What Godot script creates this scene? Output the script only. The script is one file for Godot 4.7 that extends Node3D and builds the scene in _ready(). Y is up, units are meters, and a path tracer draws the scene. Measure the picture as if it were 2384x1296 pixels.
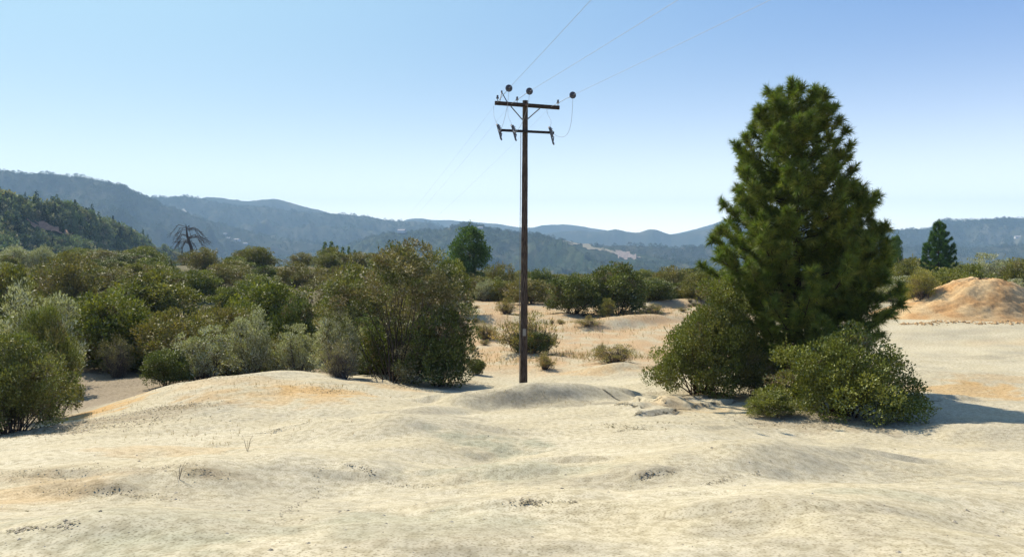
extends Node3D

# ------------------------------------------------------------------ measuring
const F := 1780.0                 # focal length in pixels of the 2384 x 1296 photograph
const EYE := Vector3(0, 1.6, 0)
const PITCH := 0.0494             # camera looks this much below the horizon

var rng := RandomNumberGenerator.new()
var taken := {}
var grid := PackedFloat32Array()
const GX0 := -90
const GZ0 := -135
const GNX := 181
const GNZ := 160
var n_big := FastNoiseLite.new()
var n_mid := FastNoiseLite.new()
var n_small := FastNoiseLite.new()
var n_patch := FastNoiseLite.new()
var n_ridge := FastNoiseLite.new()
var n_cell := FastNoiseLite.new()
var M := {}
var proto := {}


# the world point that a pixel of the photograph shows at a distance d in front of the camera
func P(px: float, row: float, d: float) -> Vector3:
	var dir := Vector3((px - 1192.0) / F, -(row - 648.0) / F, -1.0).rotated(Vector3.RIGHT, -PITCH)
	return EYE + dir * (d / -dir.z)


# ------------------------------------------------------------------ mesh collector
class Mesher:
	var v := PackedVector3Array()
	var n := PackedVector3Array()
	var c := PackedColorArray()
	var i := PackedInt32Array()

	func tri(a: Vector3, b: Vector3, d: Vector3, col: Color) -> void:
		var k := v.size()
		var nn := (d - a).cross(b - a).normalized()
		v.append(a); v.append(b); v.append(d)
		n.append(nn); n.append(nn); n.append(nn)
		c.append(col); c.append(col); c.append(col)
		i.append(k); i.append(k + 1); i.append(k + 2)

	func quad(a: Vector3, b: Vector3, d: Vector3, e: Vector3, col: Color) -> void:
		var k := v.size()
		var nn := (d - a).cross(b - a).normalized()
		v.append(a); v.append(b); v.append(d); v.append(e)
		for q in 4:
			n.append(nn)
			c.append(col)
		i.append(k); i.append(k + 1); i.append(k + 2)
		i.append(k); i.append(k + 2); i.append(k + 3)

	# a folded leaf: base, two sides, tip
	func leaf(at: Vector3, along: Vector3, side: Vector3, up: Vector3, length: float, width: float, col: Color) -> void:
		var k := v.size()
		var m := at + along * (length * 0.45) + up * (length * 0.06)
		v.append(at); v.append(m - side * width * 0.5); v.append(at + along * length); v.append(m + side * width * 0.5)
		n.append(up); n.append((up - side * 0.35).normalized()); n.append(up); n.append((up + side * 0.35).normalized())
		for q in 4:
			c.append(col)
		i.append(k); i.append(k + 1); i.append(k + 2)
		i.append(k); i.append(k + 2); i.append(k + 3)

	func tube(pts: Array, radii: Array, sides: int, col: Color, capped := false) -> void:
		var k := v.size()
		var ref := Vector3.UP if absf((pts[1] - pts[0]).normalized().y) < 0.9 else Vector3.RIGHT
		for p in pts.size():
			var t: Vector3 = (pts[mini(p + 1, pts.size() - 1)] - pts[maxi(p - 1, 0)]).normalized()
			var a := t.cross(ref).normalized()
			var b := t.cross(a).normalized()
			for s in sides:
				var w := TAU * s / sides
				var o := a * cos(w) + b * sin(w)
				v.append(pts[p] + o * radii[p]); n.append(o); c.append(col)
		for p in pts.size() - 1:
			for s in sides:
				var q := k + p * sides + s
				var r := k + p * sides + (s + 1) % sides
				i.append(q); i.append(q + sides); i.append(r)
				i.append(r); i.append(q + sides); i.append(r + sides)
		if capped:
			for e in [0, pts.size() - 1]:
				var t: Vector3 = (pts[1] - pts[0]).normalized() * (-1.0 if e == 0 else 1.0) if e == 0 else (pts[e] - pts[e - 1]).normalized()
				var m := v.size()
				v.append(pts[e]); n.append(t); c.append(col)
				for s in sides:
					v.append(v[k + e * sides + s]); n.append(t); c.append(col)
				for s in sides:
					var x := m + 1 + s
					var y := m + 1 + (s + 1) % sides
					i.append(m)
					if e == 0:
						i.append(x); i.append(y)
					else:
						i.append(y); i.append(x)

	# a box with chamfered long edges, from a to b, width w, height h
	func beam(a: Vector3, b: Vector3, w: float, h: float, col: Color, ch := 0.008) -> void:
		var t := (b - a).normalized()
		var side := t.cross(Vector3.UP).normalized() if absf(t.y) < 0.95 else Vector3.RIGHT
		var up := side.cross(t).normalized()
		var ring := [Vector2(w / 2 - ch, h / 2), Vector2(w / 2, h / 2 - ch), Vector2(w / 2, -h / 2 + ch), Vector2(w / 2 - ch, -h / 2), Vector2(-w / 2 + ch, -h / 2), Vector2(-w / 2, -h / 2 + ch), Vector2(-w / 2, h / 2 - ch), Vector2(-w / 2 + ch, h / 2)]
		for s in 8:
			var p: Vector2 = ring[s]
			var q: Vector2 = ring[(s + 1) % 8]
			var o1 := side * p.x + up * p.y
			var o2 := side * q.x + up * q.y
			quad(a + o1, a + o2, b + o2, b + o1, col)
			tri(a, a + o2, a + o1, col)
			tri(b, b + o1, b + o2, col)

	# a turned shape about an axis: profile points are (radius, distance along the axis)
	func lathe(at: Vector3, axis: Vector3, profile: Array, sides: int, col: Color) -> void:
		var pts := []
		var radii := []
		for p in profile:
			pts.append(at + axis * p.y)
			radii.append(p.x)
		var k := v.size()
		var ref := Vector3.UP if absf(axis.y) < 0.9 else Vector3.RIGHT
		var a := axis.cross(ref).normalized()
		var b := axis.cross(a).normalized()
		for p in pts.size():
			var p0: Vector2 = profile[maxi(p - 1, 0)]
			var p1: Vector2 = profile[mini(p + 1, pts.size() - 1)]
			var slope := Vector2(p1.y - p0.y, p0.x - p1.x)
			slope = slope.normalized() if slope.length() > 1e-6 else Vector2(1, 0)
			for s in sides:
				var w := TAU * s / sides
				var o := a * cos(w) + b * sin(w)
				v.append(pts[p] + o * radii[p]); n.append((o * slope.x + axis * slope.y).normalized()); c.append(col)
		for p in pts.size() - 1:
			for s in sides:
				var q := k + p * sides + s
				var r := k + p * sides + (s + 1) % sides
				i.append(q); i.append(q + sides); i.append(r)
				i.append(r); i.append(q + sides); i.append(r + sides)

	func mesh(mat: Material) -> ArrayMesh:
		var arr := []
		arr.resize(Mesh.ARRAY_MAX)
		arr[Mesh.ARRAY_VERTEX] = v
		arr[Mesh.ARRAY_NORMAL] = n
		arr[Mesh.ARRAY_COLOR] = c
		arr[Mesh.ARRAY_INDEX] = i
		var m := ArrayMesh.new()
		m.add_surface_from_arrays(Mesh.PRIMITIVE_TRIANGLES, arr)
		m.surface_set_material(0, mat)
		return m


# ------------------------------------------------------------------ naming
func numbered(called: String) -> String:
	var k: int = taken.get(called, 0)
	taken[called] = k + 1
	return called if k == 0 else "%s_%03d" % [called, k]


func tag(o: Node, label: String, category: String, group := "", kind := "") -> void:
	if label: o.set_meta("label", label)
	if category: o.set_meta("category", category)
	if group: o.set_meta("group", group)
	if kind: o.set_meta("kind", kind)


func thing(called: String, at: Vector3, label: String, category: String, group := "") -> Node3D:
	var o := Node3D.new()
	o.name = numbered(called)
	add_child(o, true)
	o.position = at
	tag(o, label, category, group)
	return o


func part(called: String, m: Mesh, parent: Node, kind := "") -> MeshInstance3D:
	var o := MeshInstance3D.new()
	o.name = called if parent != self else numbered(called)
	var again := 0
	while parent != self and parent.has_node(NodePath(String(o.name))):
		again += 1
		o.name = "%s_%03d" % [called, again]
	o.mesh = m
	parent.add_child(o, true)
	if kind: o.set_meta("kind", kind)
	return o


func structure(called: String, m: Mesh) -> MeshInstance3D:
	return part(called, m, self, "structure")


func scatter(called: String, m: Mesh, places: Array, colors: Array, label: String, category: String) -> void:
	if places.is_empty():
		return
	var mm := MultiMesh.new()
	mm.transform_format = MultiMesh.TRANSFORM_3D
	mm.use_colors = true
	mm.mesh = m
	mm.instance_count = places.size()
	for k in places.size():
		mm.set_instance_transform(k, places[k])
		mm.set_instance_color(k, colors[k])
	var o := MultiMeshInstance3D.new()
	o.name = numbered(called)
	o.multimesh = mm
	add_child(o, true)
	tag(o, label, category, "", "stuff")


# ------------------------------------------------------------------ the lie of the land
func tps_kernel(r2: float) -> float:
	return 0.0 if r2 < 1e-9 else r2 * log(r2)


func lay_land() -> void:
	# photograph column, photograph row, distance: where the ground is seen
	var G := [
		[0, 1296, 4.2], [600, 1296, 4.0], [1200, 1296, 4.0], [1800, 1296, 4.0], [2384, 1296, 4.2],
		[-200, 1180, 6.6], [0, 1170, 6.8], [600, 1150, 7.4], [1200, 1145, 8.0], [1800, 1150, 7.8], [2384, 1150, 8.2], [2700, 1150, 8.4],
		[-300, 1080, 10.5], [0, 1070, 11.0], [300, 1035, 11.6], [700, 1020, 12.2], [1200, 1030, 12.2], [1700, 1060, 11.5], [2100, 1075, 11.2], [2600, 1060, 12.0],
		[-200, 1050, 13.5], [90, 1000, 15.4], [300, 950, 17.0], [500, 920, 17.5], [800, 935, 16.8], [1200, 968, 16.6], [1600, 966, 16.6], [1850, 1000, 15.6], [2100, 1018, 15.4], [2384, 990, 16.0],
		[100, 965, 18.5], [230, 945, 20.2], [360, 893, 20.0], [500, 880, 20.6], [640, 866, 21.4], [760, 880, 21.6], [900, 900, 21.8], [1220, 899, 24.0], [1400, 893, 24.0], [1480, 925, 20.3], [1700, 905, 21.5], [1960, 960, 19.0], [2170, 955, 19.0], [2384, 950, 19.5],
		[-300, 985, 21.0], [100, 900, 24.5], [300, 880, 26.0], [520, 890, 27.0], [660, 880, 27.5], [800, 870, 28.0], [1000, 860, 28.0], [1200, 856, 30.0], [1450, 858, 28.5], [1750, 860, 28.0], [2200, 870, 26.0], [2600, 870, 26.0],
		[-200, 850, 35.0], [200, 815, 35.0], [500, 805, 38.0], [800, 790, 40.0], [1100, 790, 40.0], [1400, 785, 40.0], [1800, 780, 42.0], [2200, 768, 42.0], [2600, 768, 42.0],
		[-200, 690, 62.0], [200, 682, 62.0], [600, 686, 60.0], [900, 700, 58.0], [1150, 700, 68.0], [1340, 722, 55.0], [1600, 705, 60.0], [2050, 715, 55.0], [2300, 700, 60.0], [2600, 700, 60.0],
		[-200, 622, 95.0], [300, 620, 98.0], [800, 628, 98.0], [1200, 668, 95.0], [1600, 668, 95.0], [2300, 655, 95.0], [2700, 655, 95.0],
		[-200, 604, 125.0], [600, 608, 125.0], [1200, 645, 125.0], [1700, 645, 125.0], [2500, 640, 125.0],
	]
	var pts: Array[Vector3] = []
	for g in G:
		pts.append(P(g[0], g[1], g[2]))
	for e in [[-30, 0.4, -2], [30, 0.2, -2], [0, 0.0, -1], [0, 0.3, 12], [-30, 0.6, 12], [30, 0.4, 12], [-60, -0.5, -8], [60, -0.8, -8], [-85, -2.5, -50], [85, -4.0, -50], [-85, -0.5, 20], [85, -0.5, 20]]:
		pts.append(Vector3(e[0], e[1], e[2]))
	var n := pts.size()
	var size := n + 3
	var A := []
	for r in size:
		var row := PackedFloat64Array()
		row.resize(size + 1)
		A.append(row)
	for r in n:
		for c in n:
			var dx := pts[r].x - pts[c].x
			var dz := pts[r].z - pts[c].z
			A[r][c] = tps_kernel((dx * dx + dz * dz) * 0.001)
		A[r][r] += 0.004
		A[r][n] = 1.0; A[r][n + 1] = pts[r].x * 0.03; A[r][n + 2] = pts[r].z * 0.03
		A[n][r] = 1.0; A[n + 1][r] = pts[r].x * 0.03; A[n + 2][r] = pts[r].z * 0.03
		A[r][size] = pts[r].y
	for k in size:
		var best := k
		for r in range(k + 1, size):
			if absf(A[r][k]) > absf(A[best][k]): best = r
		var swap = A[k]; A[k] = A[best]; A[best] = swap
		var pr: PackedFloat64Array = A[k]
		for r in range(k + 1, size):
			var rr: PackedFloat64Array = A[r]
			var f := rr[k] / pr[k]
			if f != 0.0:
				for c in range(k, size + 1):
					rr[c] -= f * pr[c]
				A[r] = rr
	var w := PackedFloat64Array()
	w.resize(size)
	for k in range(size - 1, -1, -1):
		var s: float = A[k][size]
		for c in range(k + 1, size):
			s -= A[k][c] * w[c]
		w[k] = s / A[k][k]
	grid.resize(GNX * GNZ)
	for zi in GNZ:
		for xi in GNX:
			var x := float(GX0 + xi)
			var z := float(GZ0 + zi)
			var s := w[n] + w[n + 1] * x * 0.03 + w[n + 2] * z * 0.03
			for k in n:
				var dx := x - pts[k].x
				var dz := z - pts[k].z
				var r2 := (dx * dx + dz * dz) * 0.001
				if r2 > 1e-9:
					s += w[k] * r2 * log(r2)
			grid[zi * GNX + xi] = s


func cub(a: float, b: float, c: float, d: float, t: float) -> float:
	return b + 0.5 * t * (c - a + t * (2.0 * a - 5.0 * b + 4.0 * c - d + t * (3.0 * (b - c) + d - a)))


func land(x: float, z: float) -> float:
	var gx := clampf(x - GX0, 1.0, GNX - 2.001)
	var gz := clampf(z - GZ0, 1.0, GNZ - 2.001)
	var xi := mini(int(gx), GNX - 3)
	var zi := mini(int(gz), GNZ - 3)
	var tx := gx - xi
	var tz := gz - zi
	var k := (zi - 1) * GNX + xi
	var r0 := cub(grid[k - 1], grid[k], grid[k + 1], grid[k + 2], tx)
	k += GNX
	var r1 := cub(grid[k - 1], grid[k], grid[k + 1], grid[k + 2], tx)
	k += GNX
	var r2 := cub(grid[k - 1], grid[k], grid[k + 1], grid[k + 2], tx)
	k += GNX
	var r3 := cub(grid[k - 1], grid[k], grid[k + 1], grid[k + 2], tx)
	return cub(r0, r1, r2, r3, tz)


# a rounded hump of ground: from a to b (x, z), half width, height, steeper on the near side
func hump(x: float, z: float, a: Vector2, b: Vector2, half: float, high: float) -> float:
	var p := Vector2(x, z)
	var ab := b - a
	var t := clampf((p - a).dot(ab) / ab.length_squared(), 0.0, 1.0)
	var off := p - (a + ab * t)
	var d := off.length() / half
	if d > 1.0:
		return 0.0
	if off.y > 0.0:
		d = minf(1.0, d * 1.7)
	var e := (1.0 - d * d)
	return high * e * e * (0.55 + 0.45 * sin(PI * clampf(t, 0.06, 0.94)))


var humps := []
var ledges := []


# a low broken edge of rock from a to b: the far side stands higher
func ledge(x: float, z: float, a: Vector2, b: Vector2, high: float) -> float:
	var p := Vector2(x, z)
	var ab := b - a
	var t := (p - a).dot(ab) / ab.length_squared()
	if t < -0.05 or t > 1.05:
		return 0.0
	var s := (p - a).cross(ab) / ab.length() + 0.06 * n_mid.get_noise_2d(x * 2.0 + 5.0, z * 2.0)
	if s < -0.08 or s > 2.0:
		return 0.0
	return high * smoothstep(-0.07, 0.05, s) * exp(-maxf(s, 0.0) / 0.5) * smoothstep(-0.05, 0.12, t) * smoothstep(1.05, 0.88, t)




func height(x: float, z: float) -> float:
	var y := land(x, z)
	var d := maxf(-z, absf(x) * 0.8)
	if d > 100.0 or z > 14.0 or absf(x) > 84.0:
		var far := clampf((d - 105.0) / 900.0, 0.0, 1.0)
		y = lerpf(y, -6.0 - 90.0 * smoothstep(0.0, 1.0, far) + n_big.get_noise_2d(x * 0.05, z * 0.05) * 12.0 * far, smoothstep(100.0, 135.0, d))
		if z > 14.0:
			y = lerpf(y, -2.0, smoothstep(14.0, 80.0, z))
	if d < 150.0:
		y += n_big.get_noise_2d(x, z) * 0.16 + n_mid.get_noise_2d(x, z) * 0.034
		if d < 75.0:
			var rough := n_patch.get_noise_2d(x * 2.0 + 90.0, z * 2.0)
			y += n_small.get_noise_2d(x, z) * (0.004 + 0.022 * maxf(rough - 0.15, 0.0))
			var ru := n_ridge.get_noise_2d(x * 0.8 + z * 0.35, z * 1.5)
			y -= maxf(ru - 0.35, 0.0) * 0.06
			for h in humps:
				if absf(z - h[0].y) < 9.0:
					y += hump(x, z, h[0], h[1], h[2], h[3])
			for h in ledges:
				if absf(z - h[0].y) < 3.0:
					y += ledge(x, z, h[0], h[1], h[2])
	return y


# where the ray of a pixel meets the ground
func hit(px: float, row: float) -> Vector3:
	var d := 3.0
	while d < 150.0:
		var p := P(px, row, d)
		if p.y <= height(p.x, p.z):
			return p
		d += 0.05 + d * 0.004
	return P(px, row, 150.0)


func curve_at(c: Array, px: float) -> float:
	if px <= c[0][0]: return c[0][1]
	for k in c.size() - 1:
		if px < c[k + 1][0]:
			return lerpf(c[k][1], c[k + 1][1], (px - c[k][0]) / float(c[k + 1][0] - c[k][0]))
	return c[-1][1]


# how far the bare ground reaches, by direction
const RIM := [[-400, 11.0], [-60, 12.5], [90, 16.5], [200, 18.5], [350, 20.0], [640, 22.5], [760, 27.0], [860, 45.0], [1000, 60.0], [1200, 68.0], [1300, 56.0], [1420, 58.0], [1600, 63.0], [2050, 58.0], [2384, 58.0]]
var stains_and_shade := []  # ground tones: real stains, and some painted shade


func soil(x: float, z: float) -> Color:
	var pale := Color(0.458, 0.395, 0.265)
	var cream := Color(0.50, 0.44, 0.312)
	var grey := Color(0.37, 0.33, 0.24)
	var tan := Color(0.44, 0.305, 0.17)
	var orange := Color(0.47, 0.30, 0.12)
	var litter := Color(0.27, 0.215, 0.145)
	var brush := Color(0.12, 0.105, 0.05)
	var d := maxf(-z, 0.5)
	var px := x / d * F + 1192.0
	var p1 := n_patch.get_noise_2d(x, z)
	var p2 := n_patch.get_noise_2d(x * 3.1 + 40.0, z * 3.1)
	var p3 := n_mid.get_noise_2d(x * 2.2 + 11.0, z * 2.2)
	var c := pale.lerp(cream, clampf(0.5 + p2 * 1.2, 0.0, 1.0))
	c = c.lerp(grey, clampf(p1 * 1.6 + p3 * 0.7 - 0.1, 0.0, 0.85))
	# red-tan earth of the clearing beyond the pole
	var clear := smoothstep(25.0, 31.0, d) * (1.0 - smoothstep(1640.0, 1950.0, px)) * smoothstep(600.0, 1050.0, px)
	c = c.lerp(tan, clear * clampf(0.78 + p2 * 1.7 + p3 * 0.5, 0.1, 1.0))
	for s in stains_and_shade:
		var dx: float = (x - s[0].x) / s[1]
		var dz: float = (z - s[0].z) / s[2]
		var q := dx * dx + dz * dz
		if q < 1.6:
			c = c.lerp(s[3], s[4] * clampf((1.0 - q) * 1.3 + p2 * 1.4 + p3 * 1.3, 0.0, 1.0))
	if z < 0.0:
		var rim := curve_at(RIM, px)
		var b := clampf((d - rim) / (1.0 + rim * 0.05) + p2 * 0.8, 0.0, 1.0)
		c = c.lerp(litter.lerp(brush, smoothstep(rim + 6.0, rim + 22.0, d)), b)
	if d > 110.0:
		c = c.lerp(Color(0.075, 0.075, 0.035), smoothstep(110.0, 140.0, d))
	return c


func axis_lines(stops: Array) -> PackedFloat32Array:
	# stops: [from, step] ... ; last entry is the end
	var out := PackedFloat32Array()
	for k in stops.size() - 1:
		var x: float = stops[k][0]
		while x < stops[k + 1][0] - 1e-4:
			out.append(x)
			x += stops[k][1]
	out.append(stops[-1][0])
	return out


func build_ground() -> void:
	var xs := axis_lines([[-4800, 600], [-3000, 600], [-600, 120], [-120, 12], [-60, 3], [-30, 0.6], [-17, 0.2], [-9, 0.1], [9, 0.2], [17, 0.6], [30, 3], [60, 12], [120, 120], [600, 600], [3000, 600], [4800, 1]])
	var zs := axis_lines([[-4900, 475], [-3000, 500], [-500, 60], [-140, 8], [-90, 2], [-60, 0.6], [-32, 0.22], [-24, 0.13], [-13, 0.085], [-3, 0.4], [2, 3], [20, 30], [140, 200], [540, 1]])
	var m := Mesher.new()
	var nx := xs.size()
	var nz := zs.size()
	var ys := PackedFloat32Array()
	ys.resize(nx * nz)
	for zi in nz:
		for xi in nx:
			ys[zi * nx + xi] = height(xs[xi], zs[zi])
	for zi in nz:
		for xi in nx:
			var x := xs[xi]
			var z := zs[zi]
			m.v.append(Vector3(x, ys[zi * nx + xi], z))
			var xa := maxi(xi - 1, 0)
			var xb := mini(xi + 1, nx - 1)
			var za := maxi(zi - 1, 0)
			var zb := mini(zi + 1, nz - 1)
			m.n.append(Vector3(-(ys[zi * nx + xb] - ys[zi * nx + xa]) / (xs[xb] - xs[xa]), 1.0, -(ys[zb * nx + xi] - ys[za * nx + xi]) / (zs[zb] - zs[za])).normalized())
			m.c.append(soil(x, z))
	for zi in nz - 1:
		for xi in nx - 1:
			var k := zi * nx + xi
			m.i.append(k); m.i.append(k + 1); m.i.append(k + nx)
			m.i.append(k + 1); m.i.append(k + nx + 1); m.i.append(k + nx)
	structure("ground", m.mesh(M.ground))


# ------------------------------------------------------------------ hills
class Hill:
	var crest: Array = []
	var base := -100.0
	var front := 300.0
	var back := 300.0
	var rough := 10.0
	var bare: Array = []
	var bumps := 1.0
	var noise: FastNoiseLite

	func at(t: float, v: float) -> Vector3:
		var f := clampf(t, 0.0, 1.0) * (crest.size() - 1)
		var k := mini(int(f), crest.size() - 2)
		var u := f - k
		var a: Vector3 = crest[maxi(k - 1, 0)]
		var b: Vector3 = crest[k]
		var c: Vector3 = crest[k + 1]
		var e: Vector3 = crest[mini(k + 2, crest.size() - 1)]
		var p := b.cubic_interpolate(c, a, e, u)
		var towards := Vector3(-p.x, 0, -p.z).normalized()
		var w := absf(v)
		var fall := (1.0 - w) * (1.0 - w) * (0.55 + 0.45 * (1.0 - w)) + w * (1.0 - w) * 0.55
		var q := p + towards * (front * v if v > 0.0 else back * v)
		q.y = base + (p.y - base) * fall
		var spur := noise.get_noise_2d(q.x, q.z)
		q.y += spur * rough * minf(1.0, w * 4.0) * (1.0 - w * 0.6)
		q.y += noise.get_noise_2d(q.x * 4.0, q.z * 4.0) * bumps
		return q


func make_hill(called: String, pts: Array, base: float, front: float, back: float, rough: float, bumps: float, freq: float, sd: int, cols: Array, nt: int, nv: int) -> Hill:
	var h := Hill.new()
	for p in pts:
		h.crest.append(P(p[0], p[1], p[2]))
	h.base = base; h.front = front; h.back = back; h.rough = rough; h.bumps = bumps
	h.noise = FastNoiseLite.new()
	h.noise.seed = sd
	h.noise.noise_type = FastNoiseLite.TYPE_SIMPLEX
	h.noise.fractal_type = FastNoiseLite.FRACTAL_RIDGED
	h.noise.fractal_octaves = 4
	h.noise.frequency = freq
	var pn := FastNoiseLite.new()
	pn.seed = sd + 5
	pn.frequency = freq * 2.5
	pn.fractal_octaves = 5
	var m := Mesher.new()
	for vi in nv + 1:
		var v := lerpf(-0.5, 1.0, float(vi) / nv)
		for ti in nt + 1:
			var q := h.at(float(ti) / nt, v)
			m.v.append(q)
			var k1 := pn.get_noise_2d(q.x, q.z)
			var k2 := pn.get_noise_2d(q.x * 5.0, q.z * 5.0 + 300.0)
			var c: Color = cols[0].lerp(cols[1], clampf(0.5 + k1 * 1.2 + k2 * 1.1, 0.0, 1.0))
			c = c.lerp(cols[2], clampf((k1 * 0.8 + k2 * 1.1 - 0.42) * 2.6, 0.0, 0.6))
			m.c.append(c)
	var row := nt + 1
	for vi in nv + 1:
		for ti in row:
			var a := m.v[vi * row + maxi(ti - 1, 0)]
			var b := m.v[vi * row + mini(ti + 1, nt)]
			var c := m.v[maxi(vi - 1, 0) * row + ti]
			var d := m.v[mini(vi + 1, nv) * row + ti]
			var nn := (d - c).cross(b - a).normalized()
			m.n.append(nn if nn.y > 0.0 else -nn)
	for vi in nv:
		for ti in nt:
			var k := vi * row + ti
			m.i.append(k); m.i.append(k + 1); m.i.append(k + row)
			m.i.append(k + 1); m.i.append(k + row + 1); m.i.append(k + row)
	structure(called, m.mesh(M.hill))
	return h


func cover(called: String, h: Hill, meshes: Array, count: int, size: Vector2, vmax: float, cols: Array, sd: int, label: String) -> void:
	rng.seed = sd
	for mi in meshes.size():
		var at := []
		var col := []
		for k in count / meshes.size():
			var t := rng.randf()
			var v := lerpf(-0.03, vmax, pow(rng.randf(), 1.4))
			var p := h.at(t, v)
			var dens := h.noise.get_noise_2d(p.x * 1.7 + 70.0, p.z * 1.7)
			if dens < rng.randf_range(-0.9, 0.25):
				continue
			var open := false
			for q in h.bare:
				if p.distance_to(q[0]) < q[1]: open = true
			if open: continue
			var s := rng.randf_range(size.x, size.y)
			var b := Basis(Vector3.UP, rng.randf() * TAU).scaled(Vector3(s, s * rng.randf_range(0.85, 1.35), s))
			at.append(Transform3D(b, p - Vector3(0, s * 0.32, 0)))
			var c: Color = cols[rng.randi() % cols.size()]
			col.append(c * rng.randf_range(0.75, 1.25))
		scatter(called, meshes[mi], at, col, label, "trees")


# ------------------------------------------------------------------ foliage
func rand_dir() -> Vector3:
	var y := rng.randf_range(-1.0, 1.0)
	var a := rng.randf() * TAU
	var r := sqrt(1.0 - y * y)
	return Vector3(r * cos(a), y, r * sin(a))


# how a kind of shrub looks
# shape: list of lobes [x, y, z, radius x, radius y] in metres; leaves; leaf length; leaf width ratio; colours; share of pale leaves, some painted as highlights
func shrub_meshes(sd: int, lobes: Array, clumps: int, clump_r: Vector2, leaves: int, leaf_l: Vector2, ratio: float, cols: Array, odd: Color, odd_share: float, inner: float, stems: int, stem_col: Color, upright := 0.0) -> Array:
	rng.seed = sd
	var m := Mesher.new()
	var st := Mesher.new()
	var total := 0.0
	for l in lobes: total += l[3] * l[3] * l[4]
	var cl := []
	for l in lobes:
		var count := maxi(3, int(clumps * l[3] * l[3] * l[4] / total))
		for k in count:
			var dir := rand_dir()
			if dir.y < -0.8: dir.y = -dir.y
			var r := pow(rng.randf(), 0.42) * 0.88
			var ctr := Vector3(l[0] + dir.x * l[3] * r, l[1] + dir.y * l[4] * r, l[2] + dir.z * l[3] * r)
			if ctr.y < 0.15: ctr.y = rng.randf_range(0.08, 0.4)
			cl.append([ctr, rng.randf_range(clump_r.x, clump_r.y), rng.randf_range(0.78, 1.22), rng.randf(), (ctr - Vector3(l[0], l[1] * 0.4, l[2])).normalized(), rng.randf()])
	var weight := 0.0
	for q in cl: weight += q[1] * q[1]
	for q in cl:
		var ctr: Vector3 = q[0]
		var count := int(1.35 * leaves * q[1] * q[1] / weight)
		var base_col: Color = cols[int(q[3] * cols.size()) % cols.size()]
		for k in count:
			var dir := rand_dir()
			var rr: float = q[1] * lerpf(inner, 1.0, sqrt(rng.randf())) * rng.randf_range(0.85, 1.18)
			var p := ctr + Vector3(dir.x, dir.y * 0.8, dir.z) * rr
			if p.y < 0.02: continue
			var along: Vector3 = (dir * 0.7 + q[4] * 0.5 + rand_dir() * 0.8 + Vector3.UP * upright).normalized()
			var side := along.cross(rand_dir()).normalized()
			if side.length_squared() < 0.5: side = Vector3.RIGHT
			var up := side.cross(along).normalized()
			var ll := leaf_l.x * 0.75 + (leaf_l.y * 1.15 - leaf_l.x * 0.75) * rng.randf() * rng.randf_range(0.5, 1.0)
			var c := Color(base_col.r * 1.42, base_col.g * 1.34, base_col.b * 1.2) * (float(q[2]) * rng.randf_range(0.7, 1.35))
			if q[5] < 0.05: c = Color(0.20, 0.15, 0.085) * rng.randf_range(0.7, 1.3)
			if rng.randf() < odd_share: c = odd * rng.randf_range(0.7, 1.2)
			c.a = 1.0
			m.leaf(p, along, side, up, ll, ll * ratio, c)
	# single shoots that stand out of the crown
	for k in 22:
		var q = cl[(k * 613) % cl.size()]
		var out: Vector3 = (q[4] + rand_dir() * 0.5 + Vector3.UP * 0.5).normalized()
		var a: Vector3 = q[0] + out * (float(q[1]) * 0.7)
		var long := rng.randf_range(0.12, 0.34) * (0.6 if a.y < 0.6 else 1.0)
		var e := a + out * long + Vector3(0, rng.randf_range(-0.06, 0.08), 0)
		m.tube([a, e], [0.006, 0.003], 4, stem_col)
		var base_col: Color = cols[k % cols.size()]
		if k % 6 == 0: continue
		for b in 16:
			var p := a.lerp(e, rng.randf_range(0.1, 1.0))
			if p.y < 0.03: continue
			var along := (out * 0.6 + rand_dir()).normalized()
			var side := along.cross(out + Vector3(0.01, 0, 0.02)).normalized()
			var ll := rng.randf_range(leaf_l.x, leaf_l.y) * 0.9
			var c := Color(base_col.r * 1.42, base_col.g * 1.34, base_col.b * 1.2) * rng.randf_range(0.8, 1.4)
			c.a = 1.0
			m.leaf(p, along, side, side.cross(along).normalized(), ll, ll * ratio, c)
	# stems run from the root crown to the clumps
	for k in mini(stems, cl.size()):
		var q = cl[(k * 7919) % cl.size()]
		var foot := Vector3(rng.randf_range(-0.22, 0.22), -0.15, rng.randf_range(-0.22, 0.22))
		var tip: Vector3 = q[0]
		foot.x += tip.x * 0.16
		foot.z += tip.z * 0.16
		var bow := Vector3(rng.randf_range(-0.15, 0.15), rng.randf_range(0.05, 0.3), rng.randf_range(-0.15, 0.15))
		var p1 := foot.lerp(tip, 0.4) + bow
		var p2 := foot.lerp(tip, 0.75) + bow * 0.5
		var r0 := rng.randf_range(0.010, 0.026)
		tip = tip.lerp(foot, 0.12)
		st.tube([foot, p1, p2, tip], [r0, r0 * 0.7, r0 * 0.42, r0 * 0.18], 5, stem_col * rng.randf_range(0.7, 1.2))
		for b in 3:
			var from := p1.lerp(p2, rng.randf())
			var to := from.lerp(tip, 0.6) + rand_dir() * 0.35
			st.tube([from, from.lerp(to, 0.5) + rand_dir() * 0.04, to], [r0 * 0.4, r0 * 0.25, r0 * 0.1], 4, stem_col * rng.randf_range(0.7, 1.2))
	return [m, st]


func dome(w: float, h: float, sd: int, count := 5) -> Array:
	rng.seed = sd * 31 + 7
	var out := [[0.0, h * 0.52, 0.0, w * 0.36, h * 0.42], [0.0, h * 0.20, 0.0, w * 0.46, h * 0.2]]
	for k in count:
		var a := TAU * (k + rng.randf() * 0.6) / count
		var r := w * rng.randf_range(0.2, 0.3)
		out.append([cos(a) * r, h * rng.randf_range(0.26, 0.55), sin(a) * r, w * rng.randf_range(0.17, 0.25), h * rng.randf_range(0.26, 0.38)])
	return out


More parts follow.
